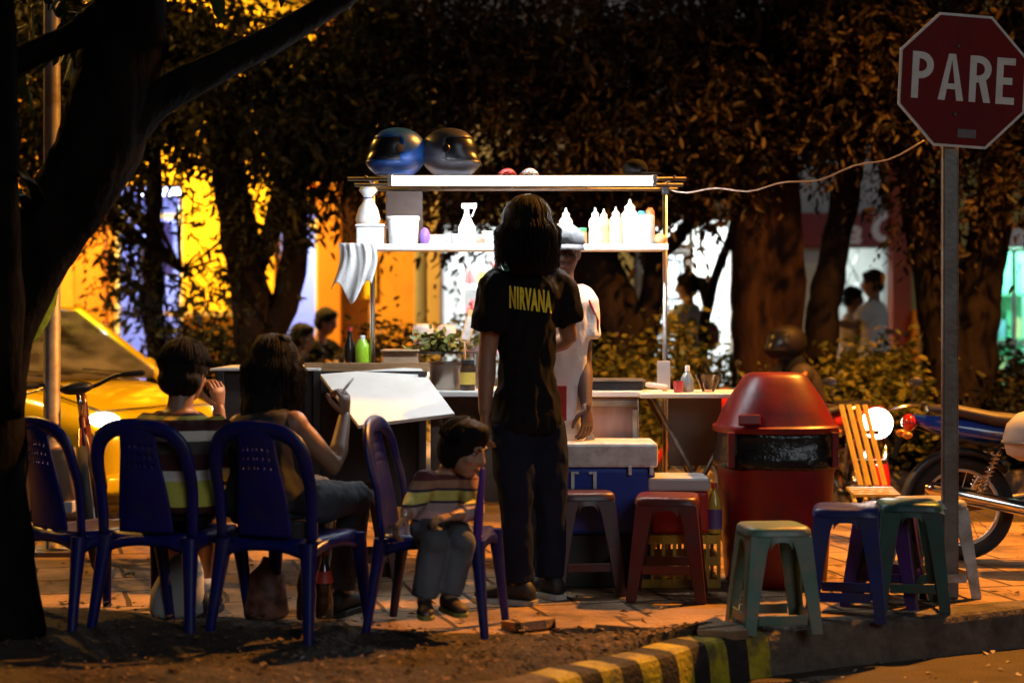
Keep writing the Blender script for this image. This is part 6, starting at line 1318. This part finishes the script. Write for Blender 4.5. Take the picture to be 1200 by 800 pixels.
# vendor facing the camera
fR = frame_of((.05, -.99, -.14))
J = Jt(hd=P(661, 296, 8.0), R=fR, nk=P(659, 330, 8.02), slim=.9, sL=P(682, 350, 8.06), sR=P(612, 350, 8.08), eL=P(684, 425, 8.04), eR=P(606, 425, 8.02), wL=P(687, 478, 7.92), wR=P(612, 480, 7.9), pv=P(652, 512, 8.06), hL=P(672, 520, 8.06), hR=P(632, 520, 8.06), kL=P(672, 610, 8.02), kR=P(632, 610, 8.02), aL=V((P(672, 680, 8.1).x, 8.1, .085)), aR=V((P(632, 680, 8.1).x, 8.1, .085)), tL=V((P(676, 690, 8).x, 7.97, .028)), tR=V((P(628, 690, 8).x, 7.97, .028)), dL=V((.05, -.15, -1)))
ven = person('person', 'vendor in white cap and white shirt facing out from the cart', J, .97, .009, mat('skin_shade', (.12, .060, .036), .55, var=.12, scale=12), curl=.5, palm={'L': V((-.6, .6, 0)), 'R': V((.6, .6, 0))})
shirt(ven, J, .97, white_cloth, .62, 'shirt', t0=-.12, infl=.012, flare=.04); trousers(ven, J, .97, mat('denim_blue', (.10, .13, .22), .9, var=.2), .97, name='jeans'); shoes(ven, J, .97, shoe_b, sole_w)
hair_cap(ven, J, .97, hair_b, strands=0, thick=.9)
A = lambda p: J['hd'] + fR @ (V(p) * .97)
m = MB(); rr = []
for i in range(9):
    t_ = i / 8 * PI / 2; rr.append((A((0, -.010, .045 + .098 * math.sin(t_))), fR @ V((max(.004, .099 * math.cos(t_)), 0, 0)), fR @ V((0, max(.004, .119 * math.cos(t_)), 0))))
m.loft(rr, 24); capm = mat('cap_cloth', (.15, .145, .145), .9, var=.06, bump=.2, bscale=80); cpo = m.build('cap', capm, ven, True)
m = MB(); g = []
for i in range(13):
    a = R_(-75 + 150 * i / 12)
    for r_, z in ((.0, 0), (.35, -.003), (.7, -.010), (1, -.020)): g.append(A((math.sin(a) * (.088 + .008 * r_), -.010 + math.cos(a) * (.108) + r_ * .072 * max(0, math.cos(a)) ** .7, .052 + z - .012 * abs(math.sin(a)) * r_)))
m.add(g, [(i * 4 + j, (i + 1) * 4 + j, (i + 1) * 4 + j + 1, i * 4 + j + 1) for i in range(12) for j in range(3)]); m.build('visor', capm, ven, True, solid=.004)
redm = mat('apron_red', (.42, .03, .02), .8, var=.1); m = MB(); m.bb(P(652, 0, 7.86).x, P(664, 0, 7.86).x, 7.865, 7.872, P(0, 493, 7.86).z, P(0, 452, 7.86).z); m.build('red_cloth', redm, ven, True, smooth=False)
m = MB(); s_ = V(J['sL']); m.tube([s_ + V((.03, -.085, -.01)), s_.lerp(J['eL'], .35) + V((.07, -.04, 0)), s_.lerp(J['eL'], .55) + V((.068, -.03, 0))], [.005, .007, .005], 8, True); m.build('sleeve_trim', redm, ven, True)
# seated man in striped shirt
J = Jt(hd=P(218, 437, 6.86), R=frame_of((.35, .90, -.12)), nk=P(211, 481, 6.82), sL=P(172, 503, 6.84), sR=P(252, 505, 6.76), eL=P(164, 560, 6.95), eR=P(262, 560, 6.98), wL=P(200, 545, 7.18), wR=P(256, 478, 7.06), pv=V((P(205, 610, 6.80).x, 6.82, .50)), hL=V((P(184, 610, 6.9).x, 6.90, .50)), hR=V((P(226, 610, 6.84).x, 6.82, .50)), kL=V((P(210, 600, 7.25).x, 7.28, .50)), kR=V((P(250, 600, 7.2).x, 7.18, .50)), aL=V((P(205, 690, 7.3).x, 7.32, .10)), aR=V((P(241, 690, 7.1).x, 7.1, .10)), tL=V((P(212, 700, 7.5).x, 7.52, .03)), tR=V((P(252, 700, 7.3).x, 7.30, .03)), dR=V((-.05, .0, 1)), bow=-.03)
sm = person('person', 'seated short haired person in striped shirt with hand at mouth', J, .98, .009, curl=.9, palm={'R': V((-.7, .5, 0))})
mar, cre, oliv, whi = (.05, .010, .012), (.70, .64, .55), (.60, .46, .08), (.65, .62, .56)
shirt(sm, J, .98, zstripes('striped_knit', [(0, mar), (.10, (.52, .50, .08)), (.34, whi), (.44, mar), (.60, (.06, .05, .05)), (.72, cre), (.82, mar), (.92, oliv), (.955, mar)], .46, .87), .75, 'shirt', t0=-.06, infl=.026, wr=.006)
trousers(sm, J, .98, mat('shorts_dark', (.02, .018, .02), .9), .1, (.105, .085, .085), 'shorts'); shoes(sm, J, .98, shoe_b, shoe_b)
for s in 'LR':
    m = MB(); m.tube([J['a' + s] + V((0, 0, -.02)), J['a' + s] + V((0, 0, .06))], .046, 12); m.build('sock', white_cloth, sm, True)
hair_cap(sm, J, .98, hair_b, strands=700, long=.0, seed=5, face=.9, w=.0022, thick=1.08, wr=.007, low=-.03)
# seated woman
J = Jt(hd=P(323, 430, 6.86), R=frame_of((.42, .88, -.15)), nk=P(316, 478, 6.80), sL=P(282, 500, 6.86), sR=P(345, 497, 6.72), eL=P(280, 560, 6.95), eR=P(393, 548, 6.78), wL=P(320, 560, 7.12), wR=P(404, 487, 6.98), pv=V((P(312, 610, 6.7).x, 6.72, .50)), hL=V((P(294, 610, 6.8).x, 6.80, .50)), hR=V((P(334, 610, 6.74).x, 6.70, .50)), kL=V((P(370, 600, 7.15).x, 7.18, .51)), kR=V((P(416, 612, 7.0).x, 7.02, .50)), aL=V((P(370, 690, 7.25).x, 7.28, .10)), aR=V((P(400, 690, 7.1).x, 7.12, .10)), tL=V((P(384, 700, 7.4).x, 7.44, .03)), tR=V((P(420, 700, 7.2).x, 7.28, .03)), dR=V((-.02, .05, 1)), bow=-.02)
wo = person('person', 'seated long haired woman in dark sleeveless top raising one hand', J, .95, .009, curl=1.05, palm={'R': V((-.8, .4, 0))})
shirt(wo, J, .95, mat('grey_top', (.022, .022, .026), .9, var=.3), 0, 'sleeveless_top', t0=-.10, infl=.014, wr=.005); trousers(wo, J, .95, mat('denim_dark_grey', (.05, .055, .065), .9, var=.25, bump=.25, bscale=140), .95, (.098, .072, .056), 'jeans'); shoes(wo, J, .95, shoe_b, shoe_b)
def ex_w(mb, A, R):
    mb.loft([(A((0, -.03, .03)), R @ V((.09, 0, 0)), R @ V((0, .09, 0))), (A((0, -.06, -.08)), R @ V((.10, 0, 0)), R @ V((0, .07, 0))), (A((0, -.085, -.19)), R @ V((.092, 0, 0)), R @ V((0, .055, 0))), (A((0, -.095, -.28)), R @ V((.06, 0, 0)), R @ V((0, .035, 0)))], 18); mb.ell(A((.045, -.03, .112)), (.035, .04, .022), R); mb.ell(A((-.045, -.03, .110)), (.038, .04, .022), R)
hair_cap(wo, J, .95, hair_b, long=.26, extra=ex_w, strands=950, seed=8, face=.85, w=.0022, thick=1.02)
m = MB(); q = J['wR'] + V((-.01, .03, .10)); m.tube([q, q + V((.035, .06, .05))], .0055, 8); tag(m.build('cigarette', white_cloth), 'short thin stick held in the raised hand of the seated woman', 'stick')
m = MB(); bcz = V((P(352, 618, 6.6).x, 6.56, .40)); m.loft([(bcz + V((0, 0, z)), V((r, 0, 0)), V((0, .045, 0))) for z, r in ((-.06, .06), (-.05, .075), (.05, .07), (.065, .05))], 18, e=4); hb_ = m.build('handbag', black_pl); tag(hb_, 'small black handbag hanging beside the seated woman', 'handbag')
# child on the chair
CR = frame_of((.80, -.52, -.34))
J = Jt(hd=P(545, 523, 6.66), R=CR, nk=P(524, 553, 6.70), sL=P(550, 567, 6.68), sR=P(500, 563, 6.66), eL=P(556, 598, 6.60), eR=P(484, 592, 6.56), wL=P(530, 605, 6.46), wR=P(474, 606, 6.46), pv=P(516, 622, 6.72), hL=P(532, 624, 6.72), hR=P(502, 624, 6.70), kL=P(541, 634, 6.50), kR=P(508, 636, 6.46), aL=P(526, 696, 6.50), aR=P(497, 700, 6.46), tL=P(540, 716, 6.40), tR=P(500, 720, 6.34), dR=V((-.35, -.3, -.5)), dL=V((-.8, -.3, -.1)), bow=-.02)
ck = .66; J['hk'] = .90; J['hd'] = P(545, 527, 6.66); J['slim'] = .9
ch = person('person', 'small child in striped shirt sitting sideways on a blue chair', J, ck, .006, mat('skin_child', (.42, .24, .15), .55, var=.08, scale=12), curl=.7, palm={'R': V((.5, .3, 0)), 'L': V((0, .3, -1))})
pk, ye, na = (.66, .38, .36), (.70, .62, .16), (.04, .03, .07); mrn = (.13, .03, .03)
shirt(ch, J, ck, zstripes('child_stripes', [(0, (.30, .07, .05)), (.08, na), (.12, (.45, .30, .18)), (.24, na), (.28, pk), (.42, (.5, .36, .34)), (.54, na), (.58, ye), (.74, na), (.78, (.40, .2, .12)), (.9, mrn)], J['pv'].z - .02, J['nk'].z + .0), 1.6, 'shirt', t0=-.06, infl=.03, vox=.008, wr=.004, sr=(.085, .075))
trousers(ch, J, ck, denim_grey, .98, (.105, .082, .070), 'trousers', .008, .005); shoe_c = mat('child_shoe', (.06, .035, .025), .6, var=.3); shoes(ch, J, ck, shoe_c, mat('sole_olive', (.30, .28, .06), .6))
def ex_c(mb, A, R, ck=.9): mb.ell(A((0, .030, .100)), (.058 * ck, .055 * ck, .038 * ck), R); mb.ell(A((0, -.06, .0)), (.085 * ck, .065 * ck, .09 * ck), R); [mb.ell(A((s * .066, .0, .012)), (.022 * ck, .045 * ck, .05 * ck), R) for s in (-1, 1)]
hair_cap(ch, J, ck, hair_b, long=.0, extra=ex_c, strands=600, seed=9, face=1.25, w=.0022, thick=1.05, vox=.008, low=-.03)
# small figures farther off
def small_person(label, head, fwd, feet_z, skin_, top_m, bot_m, hairlong=0, sit=False, k=1.0, bend=0, hair=True, arms=None, vox=.018, sleeve=.7):
    h = V(head); f = V(fwd).normalized(); r = f.cross(V((0, 0, 1))); U = V((0, 0, 1)); H = h.z - feet_z + .11 * k
    nk = h + U * -.165 * k - f * (.02 + bend * .10); pv = nk - U * .50 * k - f * bend * .45
    L = {}
    for n, s in (('L', -1), ('R', 1)):
        L['s' + n] = nk - U * .05 * k + r * s * .16 * k; L['h' + n] = pv - U * .03 + r * s * .09 * k
        if arms: L['e' + n] = L['s' + n] - U * .18 * k + f * .16 * k + r * s * .05; L['w' + n] = L['e' + n] + f * .20 * k + U * .04
        else: L['e' + n] = L['s' + n] - U * .28 * k + r * s * .05 - f * .03; L['w' + n] = L['e' + n] - U * .23 * k + f * .06
        if sit: L['k' + n] = L['h' + n] + f * .42 * k; L['a' + n] = V((L['k' + n].x, L['k' + n].y, feet_z + .09)); L['t' + n] = L['a' + n] + f * .14 - U * .05
        else: L['a' + n] = V((pv.x + r.x * s * .10, pv.y + r.y * s * .10, feet_z + .085)) + f * (.08 * s); L['k' + n] = L['h' + n].lerp(L['a' + n], .5) + f * .03; L['t' + n] = L['a' + n] + f * .15 - U * .055
    Jx = dict(hd=h, R=frame_of(f + V((0, 0, -.1 - bend * .3))), nk=nk, pv=pv, bow=-bend * .05, **L)
    p = person('person', label, Jx, k, vox, skin_, hands=('L', 'R'), ground=feet_z, face=False)
    shirt(p, Jx, k, top_m, sleeve, 'shirt', vox=vox, wr=.006); trousers(p, Jx, k, bot_m, vox=vox); shoes(p, Jx, k, shoe_b, shoe_b)
    if hair: hair_cap(p, Jx, k, hair_b, long=hairlong, strands=90 if hairlong else 0, vox=vox * .8)
    return p, Jx
dk_t = mat('trouser_dark', (.04, .045, .05), .9); 
p, Jx = small_person('woman with dark ponytail and red shoulder bag outside the white shop', P(804, 336, 15.6), (-.9, .4, 0), 0, skin, mat('white_blouse', (.55, .55, .54), .9), mat('green_skirt', (.10, .17, .14), .9), .10, arms=True)
A = lambda q: Jx['hd'] + Jx['R'] @ V(q)
m = MB(); m.tube([A((0, -.10, .06)), A((0, -.16, .04)), A((0, -.17, -.08)), A((0, -.15, -.20))], [.03, .055, .05, .015], 10, True); m.build('ponytail', hair_b, p, True)
m = MB(); c_ = Jx['sR'] + V((.16, -.02, -.24)); m.ell(c_, (.085, .06, .14)); bg_ = m.build('shoulder_bag', mat('bag_dark_red', (.22, .02, .04), .6)); tag(bg_, 'dark red bag on the shoulder of the ponytailed woman', 'bag'); 
m = MB(); m.tube([c_ + V((0, 0, .12)), Jx['sR'] + V((0, 0, .07))], .01, 6); m.build('strap', MATS['bag_dark_red'], bg_)
small_person('person in white shirt and dark trousers at the lattice gate', P(1022, 332, 15.7), (-.95, .3, 0), 0, skin_d, mat('white_shirt2', (.62, .60, .58), .9), dk_t, arms=True)
small_person('shorter person in pale clothes facing the white shirted person', P(1001, 350, 15.9), (.9, -.4, 0), 0, skin_d, mat('pinkish_top', (.42, .36, .36), .9), mat('pale_trouser', (.3, .29, .28), .9), .12, k=.88, arms=True)
small_person('diner in black bending forward under the yellow wall', P(383, 377, 15.3), (.92, -.35, 0), 0, mat('skin_red', (.26, .10, .05), .5), black_cloth, black_cloth, bend=.55, arms=True, sit=True)
p, Jx = small_person('diner with dark cap among the bushes by the forked tree', P(288, 384, 15.1), (.5, -.85, 0), 0, skin, black_cloth, black_cloth, sit=True, arms=True)
m = MB(); m.ell(Jx['hd'] + V((-.01, .01, .075)), (.098, .118, .07)); m.ell(Jx['hd'] + Jx['R'] @ V((0, .13, .055)), (.075, .07, .010)); m.build('cap', black_pl, p, True)
small_person('dark haired diner in profile behind the seated woman', P(356, 396, 15.0), (.9, -.2, 0), 0, skin, black_cloth, black_cloth, .16, sit=True, arms=True)
# rider on the moving motorcycle
p, Jx = small_person('rider in dark jacket and helmet on the red and yellow motorcycle', P(922, 400, 11.95), (-.96, -.25, 0), -.16, skin_d, mat('jacket', (.022, .014, .010), .7, var=.4), mat('rider_trouser', (.09, .05, .03), .8), bend=.35, hair=False, arms=True, sit=True, sleeve=1.9)
h_ = helmet('x', (0, 0, 0), math.atan2(-.25, -.96), mat('rider_helmet', (.011, .007, .006), .6, spec=.2)); h_.name = 'worn_helmet'; h_.parent = p; h_.location = Jx['hd'] - p.location + V((0, 0, -.135)); del h_['label']; del h_['category']
m = MB(); m.tube([Jx['nk'] + V((.02, 0, -.10)), Jx['nk'] + V((-.01, 0, .05))], [.12, .075], 14, True); m.build('collar', black_cloth, p, True)
m = MB(); m.tube([Jx['sL'] + V((0, -.07, .0)), Jx['sL'].lerp(Jx['eL'], .6) + V((0, -.08, 0))], .016, 8, True); m.build('sleeve_stripe', mat('reflex_orange', (.5, .14, .02), .6), p, True)
